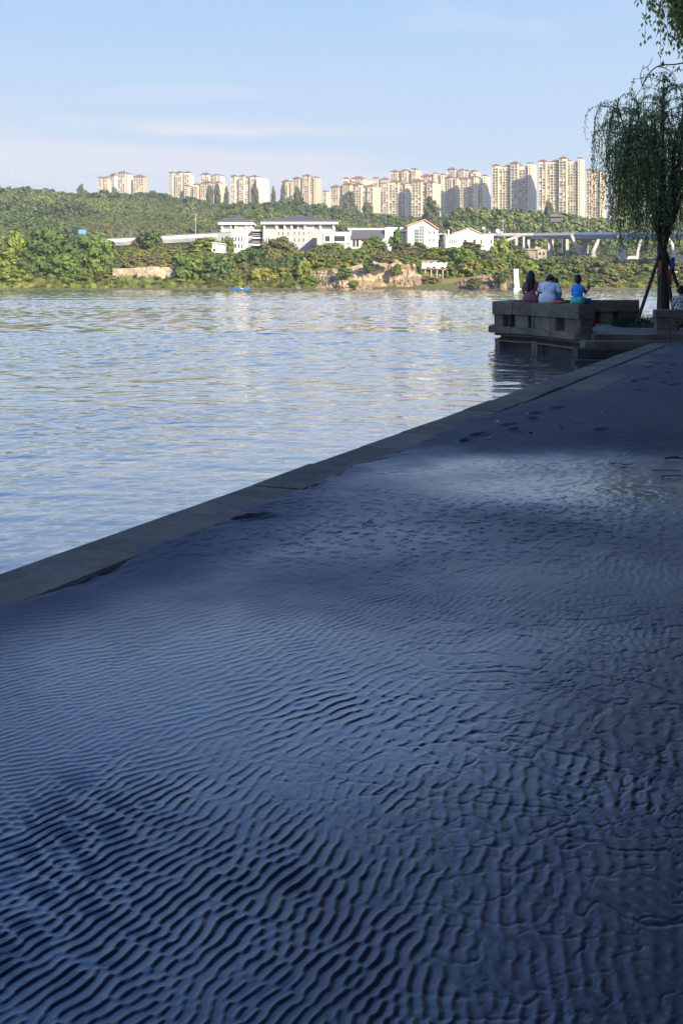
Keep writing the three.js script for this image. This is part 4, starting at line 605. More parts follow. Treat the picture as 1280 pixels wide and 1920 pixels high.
{ // lamp posts, poles, masts, boards
  const lampProto = (() => { const o = new THREE.Group(); part('pole', tube([[0, 0, 0], [0, 4, 0], [0, 8, 0]], .16, .09, 6), M.steel, o); part('arm', tube([[0, 7.7, 0], [.5, 8.3, 0], [1.5, 8.5, 0]], .08, .06, 5), M.steel, o); part('lamp_head', box(.9, .18, .4, 1.8, 8.5, 0), M.white, o); return o; })();
  const put = (px, py, d, h, label, group) => { const o = lampProto.clone(); o.name = numbered('street_lamp'); o.position.copy(at(px, py, d)); const s = h * d / F / 8.5; o.scale.setScalar(s); o.userData = { label, category: 'street lamp' }; if (group) o.userData.group = group; scene.add(o); };
  for (const [px, h, lab] of [[228, 11, 'leftmost of six'], [244, 13, 'second from the left'], [318, 11, 'third from the left'], [330, 12, 'fourth from the left'], [382, 11, 'second from the pavilion'], [402, 12, 'nearest the pavilion']]) put(px, table([[176, 450], [408, 438]], px), table([[176, 450], [408, 425]], px), h, 'small street lamp on the white viaduct, ' + lab, 'lamps along the viaduct');
  [[1005, 19, 'tall lamp on the bridge left of the slender pair'], [1053.5, 17, 'left lamp of the close pair on the bridge'], [1058, 22, 'right and taller lamp of the close pair on the bridge'], [1102.5, 20, 'lamp on the bridge at the willow edge'], [947, 15, 'lamp on the bridge beside the white tank'], [973, 14, 'lamp on the bridge above the stair'], [991, 10, 'shortest lamp on the bridge'], [1046, 9, 'small post before the close pair of bridge lamps']].forEach(([px, h, lab]) => put(px, table([[905, 438], [1000, 437], [1120, 436]], px), table([[905, 472], [1000, 456], [1120, 420]], px), h, lab));
  const pole = (px, y0, y1, d, label, arms) => { const o = thing('utility_pole', label, 'utility pole', at(px, y1, d).toArray()); const h = (y1 - y0) * d / F; part('pole', tube([[0, -2, 0], [0, h, 0]], .22, .14, 6), M.steel, o); for (const a of arms) part('cross_arm', box(2.2, .18, .18, 0, h * a, 0), M.steel, o); };
  pole(367, 400, 440, 470, 'tall pale pole rising behind the viaduct', [.95, .7]); pole(135, 380, 394, 640, 'short pole on the left hillside', [.9]); pole(942, 412, 438, 482, 'pole with wide cross arms behind the bridge', [.96, .9]);
  const mast = (px, y0, y1, d, w, label, top) => { const o = thing('antenna_mast', label, 'mast', at(px, y1, d).toArray()), h = (y1 - y0) * d / F, g = []; for (const [a, b] of [[-1, -1], [1, -1], [1, 1], [-1, 1]]) g.push(bar([a * w, -2, b * w], [a * w * .35, h, b * w * .35], .12)); part('legs', merge(g), M.steel, o, 'stuff'); const br = []; for (let i = 0; i < 9; i++) { const u = i / 9, v = (i + 1) / 9, a = w * (1 - .65 * u), b = w * (1 - .65 * v); br.push(bar([-a, h * u, a], [b, h * v, b], .12), bar([a, h * u, a], [a, h * v, -a], .12)); } part('braces', merge(br), M.steel, o, 'stuff'); if (top) part('antenna', merge(top(h)), M.steel, o, 'stuff'); };
  mast(10, 313, 350, 860, 1.5, 'tall pale lattice mast on the ridge at far left', (h) => [box(3, .25, .25, 0, h, 0), box(.12, 6, .12, 0, h + 3, 0), box(9, .08, .08, 5, h - .3, 0)]); mast(24, 327, 350, 860, .5, 'thin dark mast right of the tall lattice mast', (h) => [box(1.2, 3, 1.2, 0, h - 1, 0)]); mast(92, 337, 352, 860, .4, 'short mast with a flat head on the left ridge', (h) => [box(3, .7, 1.2, 0, h, 0)]);
  const bb = thing('billboard', 'small blue board above the left grove', 'billboard', at(155, 444, 420).toArray()); part('board', box(3, 1.6, .2, 0, 2, 0), mat(.12, .30, .68, .6), bb); part('post', box(.2, 2.4, .2, -.8, .6, -.12), M.steel, bb); part('post', box(.2, 2.4, .2, .8, .6, -.12), M.steel, bb);
  const b2 = thing('billboard', 'pale board on a post above the white long house', 'billboard', at(906, 438, 470).toArray()); part('board', box(1.4, 1.3, .15, 0, 2.4, 0), M.paleGlass, b2); part('post', box(.18, 3.4, .18, .5, 1.5, -.1), M.steel, b2);
  const tk = thing('water_tank', 'white rounded tank on the bridge behind the long house', 'tank', at(932, 438, 466).toArray()); const lg = new THREE.SphereGeometry(1.05, 14, 10).scale(1, 1.15, 1).translate(0, .9, 0); part('tank', lg, M.white, tk); part('small_tank', new THREE.SphereGeometry(.55, 12, 8).translate(1.6, .4, 0), M.white, tk); part('small_tank', new THREE.SphereGeometry(.45, 12, 8).translate(-3.4, .4, 0), M.white, tk);
}

// ---------- riverside platform with stone parapets ----------
M.stoneDark = [stone(.25, .21, .148, .9, .006), stone(.21, .178, .126, .9, .006), stone(.28, .236, .168, .9, .006)];
M.stoneCap = [stone(.27, .228, .16, .9, .006), stone(.235, .198, .14, .9, .006)];
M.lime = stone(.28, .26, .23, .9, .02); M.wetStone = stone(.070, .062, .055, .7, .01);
const FLOOR = .16, WALLTOP = .88, PA = [6.04, 26.3], PB = [5.35, 29.0], PC = [4.48, 30.4], PD = [5.2, 33.0], PE = [9.15, 33.0];
let stoneSeed = 900;
function stoneBlock(name, L, h, t, s, y, p, q, m, parent, off = 0, b = .012) {          // a block lying on the line p -> q, s metres along it
  const g = rough(chamferBox(L, h, t, b), .012, 5, stoneSeed++); const dx = q[0] - p[0], dd = q[1] - p[1], n = Math.hypot(dx, dd), ex = dx / n, ed = dd / n;
  g.rotateY(Math.atan2(ed, ex)); g.translate(p[0] + ex * (s + L / 2) + ed * off, y + h / 2, -(p[1] + ed * (s + L / 2) - ex * off)); return part(name, boxUV(g, 1.3), m, parent);
}
const lenOf = (p, q) => Math.hypot(q[0] - p[0], q[1] - p[1]);
{
  const o = thing('platform', 'stone viewing platform with steps standing in the river', 'platform');
  const slab = (pts, y0, y1, m, name = 'floor') => { const s = new THREE.Shape(); pts.forEach(([x, d], i) => (i ? s.lineTo(x, d) : s.moveTo(x, d))); s.closePath(); const g = new THREE.ExtrudeGeometry(s, { depth: y1 - y0, bevelEnabled: false }).rotateX(-Math.PI / 2).translate(0, y0, 0); return part(name, boxUV(g, 1.6), m, o); };
  slab([[6.0, 26.42], [9.6, 26.42], [16, 26.4], [16, 36], [9.2, 33.3], [5.1, 33.3], [4.5, 30.3], [5.4, 28.9]], -.02, FLOOR, M.kerb[0]);
  // edging slabs of the floor above the steps
  for (let i = 0; i < 4; i++) stoneBlock('edge_slab', .92, .17, .5, i * .935, FLOOR - .165, [6.12, 26.2], [9.9, 26.2], M.stoneDark[(i + 1) % 3], o);
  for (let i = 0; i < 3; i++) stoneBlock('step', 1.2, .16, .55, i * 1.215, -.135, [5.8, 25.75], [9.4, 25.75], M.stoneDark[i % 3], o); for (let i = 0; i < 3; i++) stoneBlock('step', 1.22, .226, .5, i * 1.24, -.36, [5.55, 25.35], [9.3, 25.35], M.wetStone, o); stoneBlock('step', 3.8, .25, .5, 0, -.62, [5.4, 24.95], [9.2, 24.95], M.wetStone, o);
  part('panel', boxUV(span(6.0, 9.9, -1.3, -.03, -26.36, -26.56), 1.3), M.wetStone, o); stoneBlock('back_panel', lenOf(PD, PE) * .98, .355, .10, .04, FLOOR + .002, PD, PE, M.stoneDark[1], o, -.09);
  // ledge stones, stained beams and piers beneath the walls
  const under = (p, q, n, seed) => { const L = lenOf(p, q); for (let i = 0; i < n; i++) stoneBlock('ledge_stone', L / n - .012, .18, .52, i * L / n, FLOOR - .155, p, q, M.stoneCap[(i + seed) % 2], o, .05);
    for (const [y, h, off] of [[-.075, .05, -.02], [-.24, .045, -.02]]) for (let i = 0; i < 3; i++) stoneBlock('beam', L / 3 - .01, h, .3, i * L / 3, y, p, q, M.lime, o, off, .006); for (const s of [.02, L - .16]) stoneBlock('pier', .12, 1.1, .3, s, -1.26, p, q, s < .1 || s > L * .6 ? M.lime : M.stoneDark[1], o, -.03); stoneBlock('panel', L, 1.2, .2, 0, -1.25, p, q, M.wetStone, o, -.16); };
  under(PC, PB, 2, 0); under(PB, PA, 2, 1); under(PD, PC, 2, 1);
}
function parapet(label, p, q, blocks, caps, out = 0) {
  const o = thing('parapet', label, 'parapet'), L = lenOf(p, q); blocks.forEach(([a, b], i) => stoneBlock('stone', (b - a) * L, .36, .34, a * L, FLOOR, p, q, M.stoneDark[(i + Math.round(L * 7)) % 3], o)); caps.forEach(([a, b], i) => stoneBlock('cap_stone', (b - a) * L - .008, WALLTOP - FLOOR - .362, .44, a * L, FLOOR + .362, p, q, M.stoneCap[(i + Math.round(L * 5)) % 2], o)); return o;
}
parapet('dark stone parapet at the river end of platform with two narrow slots', PC, PB, [[.04, .22], [.37, .40], [.53, .86], [.93, 1]], [[-.02, .5], [.5, 1.0]]);
parapet('dark stone parapet with one square opening where the boy sits', PB, PA, [[.03, .36], [.36, .50], [.68, .99]], [[.0, .45], [.45, 1.0]]);
parapet('parapet along the far side of the platform with small square openings', PD, PE, [[0, .12], [.18, .30], [.37, .42], [.46, .515], [.56, .655], [.70, .80], [.84, 1]], [[0, .34], [.34, .70], [.70, 1]]);
parapet('short parapet closing the outer corner of the platform', PD, PC, [[.1, .4], [.55, .9]], [[.08, .92]]);
{ // wall block at the end of the promenade
  const o = thing('parapet', 'dark stone block wall on the promenade beside the willow', 'parapet'), p = [7.72, 26.28], q = [16, 25.0], h = .2; stoneBlock('stone', .46, .30, .46, 0, -.02, p, q, M.stoneDark[2], o); stoneBlock('stone', .45, .28, .44, .005, .285, p, q, M.stoneDark[0], o); for (let i = 0; i < 5; i++) { stoneBlock('stone', 1.1, .585, .3, .7 + i * 1.4, -.02, p, q, M.stoneDark[i % 3], o, -.06); } for (let i = 0; i < 5; i++) stoneBlock('cap_stone', 1.4, .19, .52, -.03 + i * 1.41, .572, p, q, M.stoneCap[1], o); }

// ---------- willow with support poles ----------
const willowLeaf = (r, g, b) => new THREE.MeshPhysicalMaterial({ color: new THREE.Color().setRGB(r, g, b), roughness: .7, vertexColors: true, side: THREE.DoubleSide, transmission: .5, thickness: 0 });
M.willow = willowLeaf(.30, .44, .13); M.willowNear = willowLeaf(.32, .38, .08); M.twig = mat(.055, .05, .035, .9); M.barkDark = mat(.085, .070, .052, .95, { bumpMap: concreteBump, bumpScale: .03 });
function willow(name, label, x, y, d, { seed, trunkR, fork, limbs, strands, out, bottom, leaf, mat: lm, per = 46, maxLen = 3.6, spread = .11, broad = .17 }) {
  const r = rngOf(seed), o = thing(name, label, 'tree', [x, y, -d]);
  part('trunk', rough(tube([[0, -.1, 0], [.03, fork * .5, 0], [-.02, fork + .1, .02]], trunkR * 1.15, trunkR * .85, 10, 8), .03, 7, seed), M.barkDark, o);
  const curves = limbs.map((L) => { const e = new THREE.Vector3(...L), m = new THREE.Vector3(e.x * .45 + (r() - .5) * .15, lerp(fork, e.y, .5), e.z * .45), m2 = new THREE.Vector3(e.x * .8 + (r() - .5) * .2, lerp(fork, e.y, .8), e.z * .8); const pts = [new THREE.Vector3(0, fork - .05, 0), m, m2, e]; part('limb', tube(pts, trunkR * .56, .012, 7, 12), M.barkDark, o); return new THREE.CatmullRomCurve3(pts); });
  const pos = [], nor = [], col = [], twigs = [], t = new THREE.Vector3(), n = new THREE.Vector3(), s = new THREE.Vector3();
  for (let i = 0; i < strands; i++) {
    const c = curves[Math.floor(r() * curves.length)], u = .42 + .58 * Math.sqrt(r()), p0 = c.getPointAt(u), a = Math.atan2(p0.z, p0.x) + (r() - .5) * 3.4, od = out[0] + (out[1] - out[0]) * Math.pow(r(), 1.2), rise = .06 + .3 * r() * (u);
    const p1 = p0.clone().add(new THREE.Vector3(Math.cos(a) * od * .5, rise, Math.sin(a) * od * .5)), p2 = p0.clone().add(new THREE.Vector3(Math.cos(a) * od * .95, rise * .55, Math.sin(a) * od * .95));
    const yb = Math.max(p2.y - maxLen * (.22 + .78 * r()), bottom(p2.x, p2.z, r())), yEnd = Math.min(yb, p2.y - .35), sw = (r() - .5) * .35, p3 = p2.clone().add(new THREE.Vector3(Math.cos(a) * .10 + sw * .5, (yEnd - p2.y) * .5, Math.sin(a) * .1)), p4 = p2.clone().add(new THREE.Vector3(Math.cos(a) * .08 + sw, yEnd - p2.y, Math.sin(a) * .06));
    const cv = new THREE.CatmullRomCurve3([p0, p1, p2, p3, p4]), L = cv.getLength(); twigs.push(tube([p0, p1, p2, p3, p4], .010, .0035, 3, 9));
    const N = Math.round(L * per), tone = .6 + .6 * r(), shift = r();
    for (let k = 0; k < N; k++) {
      const w = .03 + .97 * (k + r()) / N, p = cv.getPointAt(Math.min(1, w)).add(new THREE.Vector3((r() - .5) * spread, (r() - .5) * spread, (r() - .5) * spread)), b = r() * 6.283, len = leaf * (.7 + .6 * r()), wd = len * broad; t.set(Math.cos(b) * .55, -.75 - .3 * r(), Math.sin(b) * .55).normalize(); s.set(-Math.sin(b), 0, Math.cos(b)); n.crossVectors(s, t).normalize();
      const q = [[0, 0], [wd, len * .45], [0, len], [-wd, len * .45]].map(([e, f]) => [p.x + s.x * e + t.x * f, p.y + s.y * e + t.y * f, p.z + s.z * e + t.z * f]); const g = tone * (.8 + .4 * r()), yl = shift > .8 ? 1.5 : 1;
      for (const z of [0, 1, 2, 0, 2, 3]) { pos.push(...q[z]); nor.push(n.x, n.y, n.z); col.push(g * yl, g, g * .9); }
    }
  }
  part('twigs', merge(twigs), M.twig, o, 'stuff');
  const g = new THREE.BufferGeometry(); g.setAttribute('position', new THREE.Float32BufferAttribute(pos, 3)); g.setAttribute('normal', new THREE.Float32BufferAttribute(nor, 3)); g.setAttribute('color', new THREE.Float32BufferAttribute(col, 3)); part('leaves', g, lm, o, 'stuff'); return o;
}
const WX = 9.16, WD = 30.5;
willow('willow_tree', 'weeping willow propped by poles beside the stone parapets', WX, FLOOR, WD, { seed: 41, trunkR: .165, fork: 2.25, limbs: [[-.75, 5.6, .2], [-.32, 6.0, .35], [.45, 5.7, -.2], [-1.3, 6.3, .1], [1.2, 5.9, .3], [.2, 6.9, -.6], [-.5, 6.3, -.8], [1.0, 5.2, .9], [-.9, 5.0, .8], [.6, 6.2, .5], [-.05, 7.0, .3], [.8, 6.8, -.3], [-.7, 6.6, -.2]], strands: 500, out: [.15, 1.05], bottom: (x, z, u) => (x < -1.25 ? 4.4 - 2.2 * u : 2.15 + 1.0 * u), leaf: .10, mat: M.willow, per: 25 });
{ const pole = (ax, ad, ay, bx, bd, by, lab) => { const o = thing('support_pole', lab, 'pole', [ax, ay, -ad]); part('shaft', tube([[0, 0, 0], [bx - ax, by - ay, -(bd - ad)]], .052, .045, 7, 1), M.barkDark, o); part('binding', new THREE.TorusGeometry(.07, .014, 5, 10).rotateX(Math.PI / 2).translate((bx - ax) * .93, (by - ay) * .93, -(bd - ad) * .93), M.twig, o); };
  pole(8.28, 30.1, FLOOR, 9.08, 30.4, 2.28, 'long pole leaning far out to the left of the willow trunk'); pole(8.9, 29.7, FLOOR, 9.1, 30.4, 1.9, 'nearly upright pole close left of the willow trunk'); pole(9.42, 30.1, FLOOR, 9.2, 30.38, 2.1, 'steep pole close right of the willow trunk'); pole(9.95, 30.3, FLOOR, 9.25, 30.45, 2.3, 'long pole leaning out to the right of the willow trunk');
  const cl = (x0, y0, y1, d, w, m, lab) => { const g = rough(chamferBox(w, y1 - y0, .05, .015), .05, 6, Math.round(x0 * 100)); const o = single('cloth', g, m, lab, 'cloth'); o.position.set(x0, (y0 + y1) / 2, -d); };
  cl(9.02, 1.62, 2.02, 30.28, .10, mat(.62, .20, .10, .8), 'orange cloth hanging on the left of the willow trunk'); cl(9.36, 1.82, 2.12, 30.2, .12, mat(.04, .13, .50, .7), 'blue cloth tied to the pole right of the willow trunk'); cl(9.33, 1.36, 1.80, 30.28, .10, mat(.42, .13, .09, .8), 'dark orange cloth below the blue cloth on willow');
  const b = thing('planting', 'low dark spiky planting at the foot of the willow', 'plant', [8.75, FLOOR, -30.6]); const pts = [], q = rngOf(64), nn = [], cc = []; for (let i = 0; i < 900; i++) { const x = (q() - .5) * 1.8, z = (q() - .5) * 1.2, h = .16 + .24 * q(), lx = (q() - .5) * .25, w = .012; pts.push(x - w, 0, z, x + w, 0, z, x + lx, h, z + (q() - .5) * .2); for (let k = 0; k < 3; k++) { nn.push(0, .3, .95); cc.push(.6, .7, .5); } } const g = new THREE.BufferGeometry(); g.setAttribute('position', new THREE.Float32BufferAttribute(pts, 3)); g.setAttribute('normal', new THREE.Float32BufferAttribute(nn, 3)); g.setAttribute('color', new THREE.Float32BufferAttribute(cc, 3)); part('blades', g, LEAF.pine, b, 'stuff'); part('soil', rough(new THREE.SphereGeometry(1, 14, 8).scale(.98, .14, .7), .1, 3, 5), M.wetStone, b); }
// second willow, trunk out of view, hanging into the upper right
willow('willow_tree', 'nearer willow whose leafy twigs hang into the upper right corner', 8.9, 0, 20.5, { seed: 47, trunkR: .17, fork: 3.0, limbs: [[-2.0, 7.7, .2], [-2.3, 7.4, .6], [-1.9, 8.2, -.3], [.4, 8.6, .2], [1.5, 7.6, .4], [-2.4, 8.0, -.6], [-.4, 8.2, -1.2]], strands: 420, out: [.1, .8], bottom: (x, z, u) => 5.65 + 1.5 * u + Math.max(0, -2.3 - x) * .9, leaf: .12, spread: .2, broad: .24, mat: M.willowNear, per: 22, maxLen: 2.9 });
{ const o = thing('bare_branch', 'thin bare branch arching below the nearer willow twigs', 'branch'); const P = (x, y, z = 20.4) => at(x, y, z); part('stem', tube([P(1203, 162), P(1212, 143), P(1226, 128), P(1240, 122), P(1262, 121), P(1310, 112)], .010, .016, 5, 16), M.twig, o); part('twig', tube([P(1203, 160), P(1200, 140), P(1203, 131), P(1216, 122), P(1222, 108)], .008, .005, 4, 10), M.twig, o); part('twig', tube([P(1232, 124), P(1250, 130), P(1262, 140), P(1268, 150)], .010, .004, 4, 8), M.twig, o); part('twig', tube([P(1228, 162), P(1240, 150), P(1252, 149), P(1264, 152)], .010, .004, 4, 8), M.twig, o);
  const q = rngOf(7), lg = []; for (let i = 0; i < 26; i++) { const px = 1204 + q() * 70, py = 122 + q() * 28, p = P(px, py); const g = new THREE.CircleGeometry(.03, 5).scale(.6, 1.6, 1).rotateX(q() * 3).rotateY(q() * 6).translate(p.x, p.y - .03, p.z); lg.push(g); } part('leaves', merge(lg), new THREE.MeshStandardMaterial({ color: new THREE.Color().setRGB(.09, .13, .04), side: THREE.DoubleSide, roughness: .7 }), o, 'stuff'); }

// ---------- what shades the promenade: trees over it and the long building behind them ----------
{
  const [bx, bd] = fromUV(4, 17), o = thing('riverside_building', 'long plastered building along the inner side of the promenade', 'building', [bx, 0, -bd], Math.atan2(E[1], E[0]));
  const Hh = 15, L = 96; part('wall', box(L, Hh, 10, 0, Hh / 2, -5).translate(0, 0, 0), stone(.12, .115, .10), o).position.z = 0; const ws = []; for (let i = -13; i <= 13; i++) for (let j = 0; j < 4; j++) ws.push([i * 3.5, 2.2 + j * 3.4]); const wg = box(1.5, 1.7, .1, 0, 0, .04); ws.forEach(([a, b]) => { const w = part('window', wg, M.slate, o); w.position.set(a, b, 0); }); part('roof', box(L + 1.2, .5, 11.2, 0, Hh + .25, -5), M.slate, o);
  const big = crownGeo(301, { subs: 26, leaves: 20000, size: .022, subR: .22, core: false }), lm = new THREE.MeshStandardMaterial({ color: new THREE.Color().setRGB(.035, .055, .016), roughness: .7, vertexColors: true, side: THREE.DoubleSide });
  [[3.6, 4.2, -.9, 6.2, 9.5, 4.0, 'broadleaf tree beside the camera shading the near silt'], [7.4, 12.2, -3.2, 8.4, 11.5, 6.0, 'broadleaf tree shading the middle of the promenade'], [5.6, -3, -1, 8, 11, 4.2, 'broadleaf tree behind the camera on the promenade'], [13.4, 22, -.8, 8.5, 11.5, 5.5, 'broadleaf tree right of the nearer willow']].forEach(([x, d, cx, w, h, low, lab], i) => { const t = thing('shade_tree', lab, 'tree', [x, 0, -d], i * 1.9); t.rotation.y = 0; part('trunk', tube([[0, -.1, 0], [cx * .2, low * .6, .1], [cx * .7, low + 1.6, 0]], .24, .13, 9, 8), M.barkDark, t); for (const a of [0, 2.1, 4.2]) part('limb', tube([[cx * .5, low, 0], [cx + Math.cos(a) * w * .15, low + h * .16, Math.sin(a) * w * .15], [cx + Math.cos(a) * w * .3, low + h * .3, Math.sin(a) * w * .3]], .11, .04, 6), M.barkDark, t); const c = part('crown', big, lm, t); c.scale.set(w, h - low, w); c.position.set(cx, low, 0); c.rotation.y = i * 2; });
}

// ---------- people ----------
function sdf(bones, cell, k = .022, pad = .03) {              // bones: [ax,ay,az, bx,by,bz, ra, rb] -> one continuous skin
  const lo = [1e9, 1e9, 1e9], hi = [-1e9, -1e9, -1e9]; for (const b of bones) for (let i = 0; i < 3; i++) { const r = Math.max(b[6], b[7]) + pad; lo[i] = Math.min(lo[i], b[i] - r, b[i + 3] - r); hi[i] = Math.max(hi[i], b[i] + r, b[i + 3] + r); }
  const c = lo.map((v, i) => (v + hi[i]) / 2), half = Math.max(...hi.map((v, i) => (v - lo[i]) / 2)) * 1.04, n = Math.min(110, Math.ceil(2 * half / cell)), mc = new MarchingCubes(n, new THREE.MeshBasicMaterial(), false, false, 60000), hs = n / 2;
  mc.isolation = 0; const fld = mc.field;
  for (let z = 0; z < n; z++) for (let y = 0; y < n; y++) for (let x = 0; x < n; x++) {
    const px = c[0] + (x - hs) / hs * half, py = c[1] + (y - hs) / hs * half, pz = c[2] + (z - hs) / hs * half; let m = 1e9;
    for (const b of bones) { const ax = px - b[0], ay = py - b[1], az = pz - b[2], bx = b[3] - b[0], by = b[4] - b[1], bz = b[5] - b[2], L = bx * bx + by * by + bz * bz, t = L > 1e-9 ? clamp((ax * bx + ay * by + az * bz) / L) : 0, dx = ax - bx * t, dy = ay - by * t, dz = az - bz * t, dd = Math.sqrt(dx * dx + dy * dy + dz * dz) - (b[6] + (b[7] - b[6]) * t); const h = clamp(.5 + .5 * (m - dd) / k); m = m > 1e8 ? dd : m + (dd - m) * h - k * h * (1 - h); }
    fld[x + y * n + z * n * n] = -m;
  }
  mc.update(); const N = mc.count, p = mc.positionArray.slice(0, N * 3), q = mc.normalArray.slice(0, N * 3); for (let i = 0; i < N * 3; i++) p[i] = c[i % 3] + p[i] * half;
  const g = new THREE.BufferGeometry(); g.setAttribute('position', new THREE.BufferAttribute(new Float32Array(p), 3)); g.setAttribute('normal', new THREE.BufferAttribute(new Float32Array(q), 3)); return g;
}
const V3 = (a) => new THREE.Vector3(...a);
function handBones(w, dir, side, s, curl = .5) {               // palm, four unequal fingers, thumb from the side of the palm
  const f = dir.clone().normalize(), u = Math.abs(f.y) > .9 ? new THREE.Vector3(0, 0, -1) : new THREE.Vector3(0, 1, 0), a = new THREE.Vector3().crossVectors(f, u).normalize().multiplyScalar(side), b = new THREE.Vector3().crossVectors(a, f).normalize().multiplyScalar(-side * side), P = (x, y, z) => w.clone().addScaledVector(a, x * s).addScaledVector(f, y * s).addScaledVector(b, z * s), B = [], add = (p, q, r0, r1) => B.push([p.x, p.y, p.z, q.x, q.y, q.z, r0 * s, r1 * s]);
  for (const x of [-.024, 0, .024]) add(P(x * .7, .005, 0), P(x, .075, 0), .017, .015);
  [[-.030, .060], [-.010, .072], [.011, .076], [.031, .066]].forEach(([x, l]) => { const c1 = curl * .6, c2 = curl * 1.4, k1 = P(x, .085, 0), k2 = P(x * 1.05, .085 + l * .5 * Math.cos(c1), -l * .5 * Math.sin(c1)), k3 = P(x * 1.05, .085 + l * .5 * Math.cos(c1) + l * .5 * Math.cos(c2), -l * .5 * Math.sin(c1) - l * .5 * Math.sin(c2)); add(k1, k2, .0095, .009); add(k2, k3, .009, .008); });
  add(P(.028, .02, 0), P(.052, .045, -.012), .013, .011); add(P(.052, .045, -.012), P(.056, .078, -.02), .0105, .009); return B;
}
M.skin = mat(.42, .26, .18, .6); M.hair = mat(.012, .010, .010, .45); M.eye = mat(.02, .015, .012, .2);
// seated figure facing -z on a seat at y 0; lean = forward, tilt = sideways
function sitter(name, label, pos, turn, o) {
  const s = o.s, root = thing(name, label, 'person', pos, turn), rot = new THREE.Euler(-(o.lean || 0), 0, -(o.tilt || 0)), U = (x, y, z) => new THREE.Vector3(x, y - .12, z).applyEuler(rot).add(new THREE.Vector3(0, .12, 0)).multiplyScalar(s), W = (x, y, z) => new THREE.Vector3(x, y, z).multiplyScalar(s), bn = (p, q, r0, r1) => [p.x, p.y, p.z, q.x, q.y, q.z, r0 * s, r1 * s];
  const sw = o.sw ?? .165, hl = o.headLean || 0, head = (x, y, z) => { const v = new THREE.Vector3(x, y, z).applyEuler(new THREE.Euler(-hl, o.headTurn || 0, -(o.headTilt || 0))); return U(v.x, v.y + .575, v.z); };
  const shL = U(-sw, .50, 0), shR = U(sw, .50, 0), eL = W(...o.armL[0]), hL = W(...o.armL[1]), eR = W(...o.armR[0]), hR = W(...o.armR[1]);
  const hipL = W(-.09, .10, 0), hipR = W(.09, .10, 0), knL = W(...(o.kneeL || [-.11, .09, -.42])), knR = W(...(o.kneeR || [.11, .09, -.42])), ftL = W(...(o.footL || [-.11, -.33, -.44])), ftR = W(...(o.footR || [.11, -.33, -.44]));
  const torso = (e = 0) => [bn(W(-.08, .11, 0), W(.08, .11, 0), .115 + e, .115 + e), bn(U(0, .14, 0), U(0, .30, .005), .118 + e, .112 + e), bn(U(0, .30, .005), U(0, .44, 0), .112 + e, .118 + e), bn(U(-.10, .44, 0), U(.10, .44, 0), .09 + e, .09 + e), bn(U(-sw + .02, .50, 0), U(sw - .02, .50, 0), .052 + e, .052 + e)];
  const legs = (e = 0, part = 1) => [bn(hipL, knL, .088 + e, .058 + e), bn(hipR, knR, .088 + e, .058 + e), ...(part ? [bn(knL, ftL, .053 + e, .036 + e), bn(knR, ftR, .053 + e, .036 + e)] : [])];
  const feet = [bn(ftL, ftL.clone().add(W(0, -.045, -.14)), .036, .028), bn(ftR, ftR.clone().add(W(0, -.045, -.14)), .036, .028)];
  const skull = [bn(head(0, .13, -.005), head(0, .20, .008), .078, .090), bn(head(0, .06, -.045), head(0, .12, -.035), .048, .062), bn(head(0, .118, -.098), head(0, .10, -.112), .010, .013), bn(head(-.088, .13, .005), head(-.09, .155, .008), .016, .016), bn(head(.088, .13, .005), head(.09, .155, .008), .016, .016)];
  const body = sdf([...torso(-.004), bn(U(0, .50, 0), head(0, .08, 0), .052, .050), ...skull, bn(shL, eL, .046, .036), bn(eL, hL, .036, .024), bn(shR, eR, .046, .036), bn(eR, hR, .036, .024), ...legs(), ...feet], .012 * Math.max(.8, s));
  const hands = [sdf(handBones(hL, hL.clone().sub(eL), -1, s, o.curl ?? .5), .0038, .008, .012), sdf(handBones(hR, hR.clone().sub(eR), 1, s, o.curl ?? .5), .0038, .008, .012)];
  part('body', mergeGeometries([body, ...hands], false), M.skin, root);
  for (const x of [-.033, .033]) { const e = head(x, .135, -.088); part('eye', new THREE.SphereGeometry(.011 * s, 8, 6).translate(e.x, e.y, e.z), M.eye, root); }
  const mo = head(0, .065, -.093); part('mouth', new THREE.SphereGeometry(.016 * s, 8, 5).scale(1, .35, .5).translate(mo.x, mo.y, mo.z), mat(.30, .12, .10, .5), root);
  return { root, s, U, W, bn, head, torso, legs, shL, shR, eL, eR, hL, hR, hipL, hipR, knL, knR, ftL, ftR };
}
function hairCap(f, extra = []) { const { bn, head } = f; return sdf([bn(head(0, .15, .020), head(0, .205, .014), .090, .092), bn(head(-.06, .15, .03), head(.06, .15, .03), .055, .055), bn(head(0, .20, -.03), head(0, .21, .02), .075, .085), bn(head(0, .09, .045), head(0, .15, .04), .055, .07), ...extra], .0085, .02); }
const onWall = (p, q, t) => [lerp(p[0], q[0], t), WALLTOP, -lerp(p[1], q[1], t)];
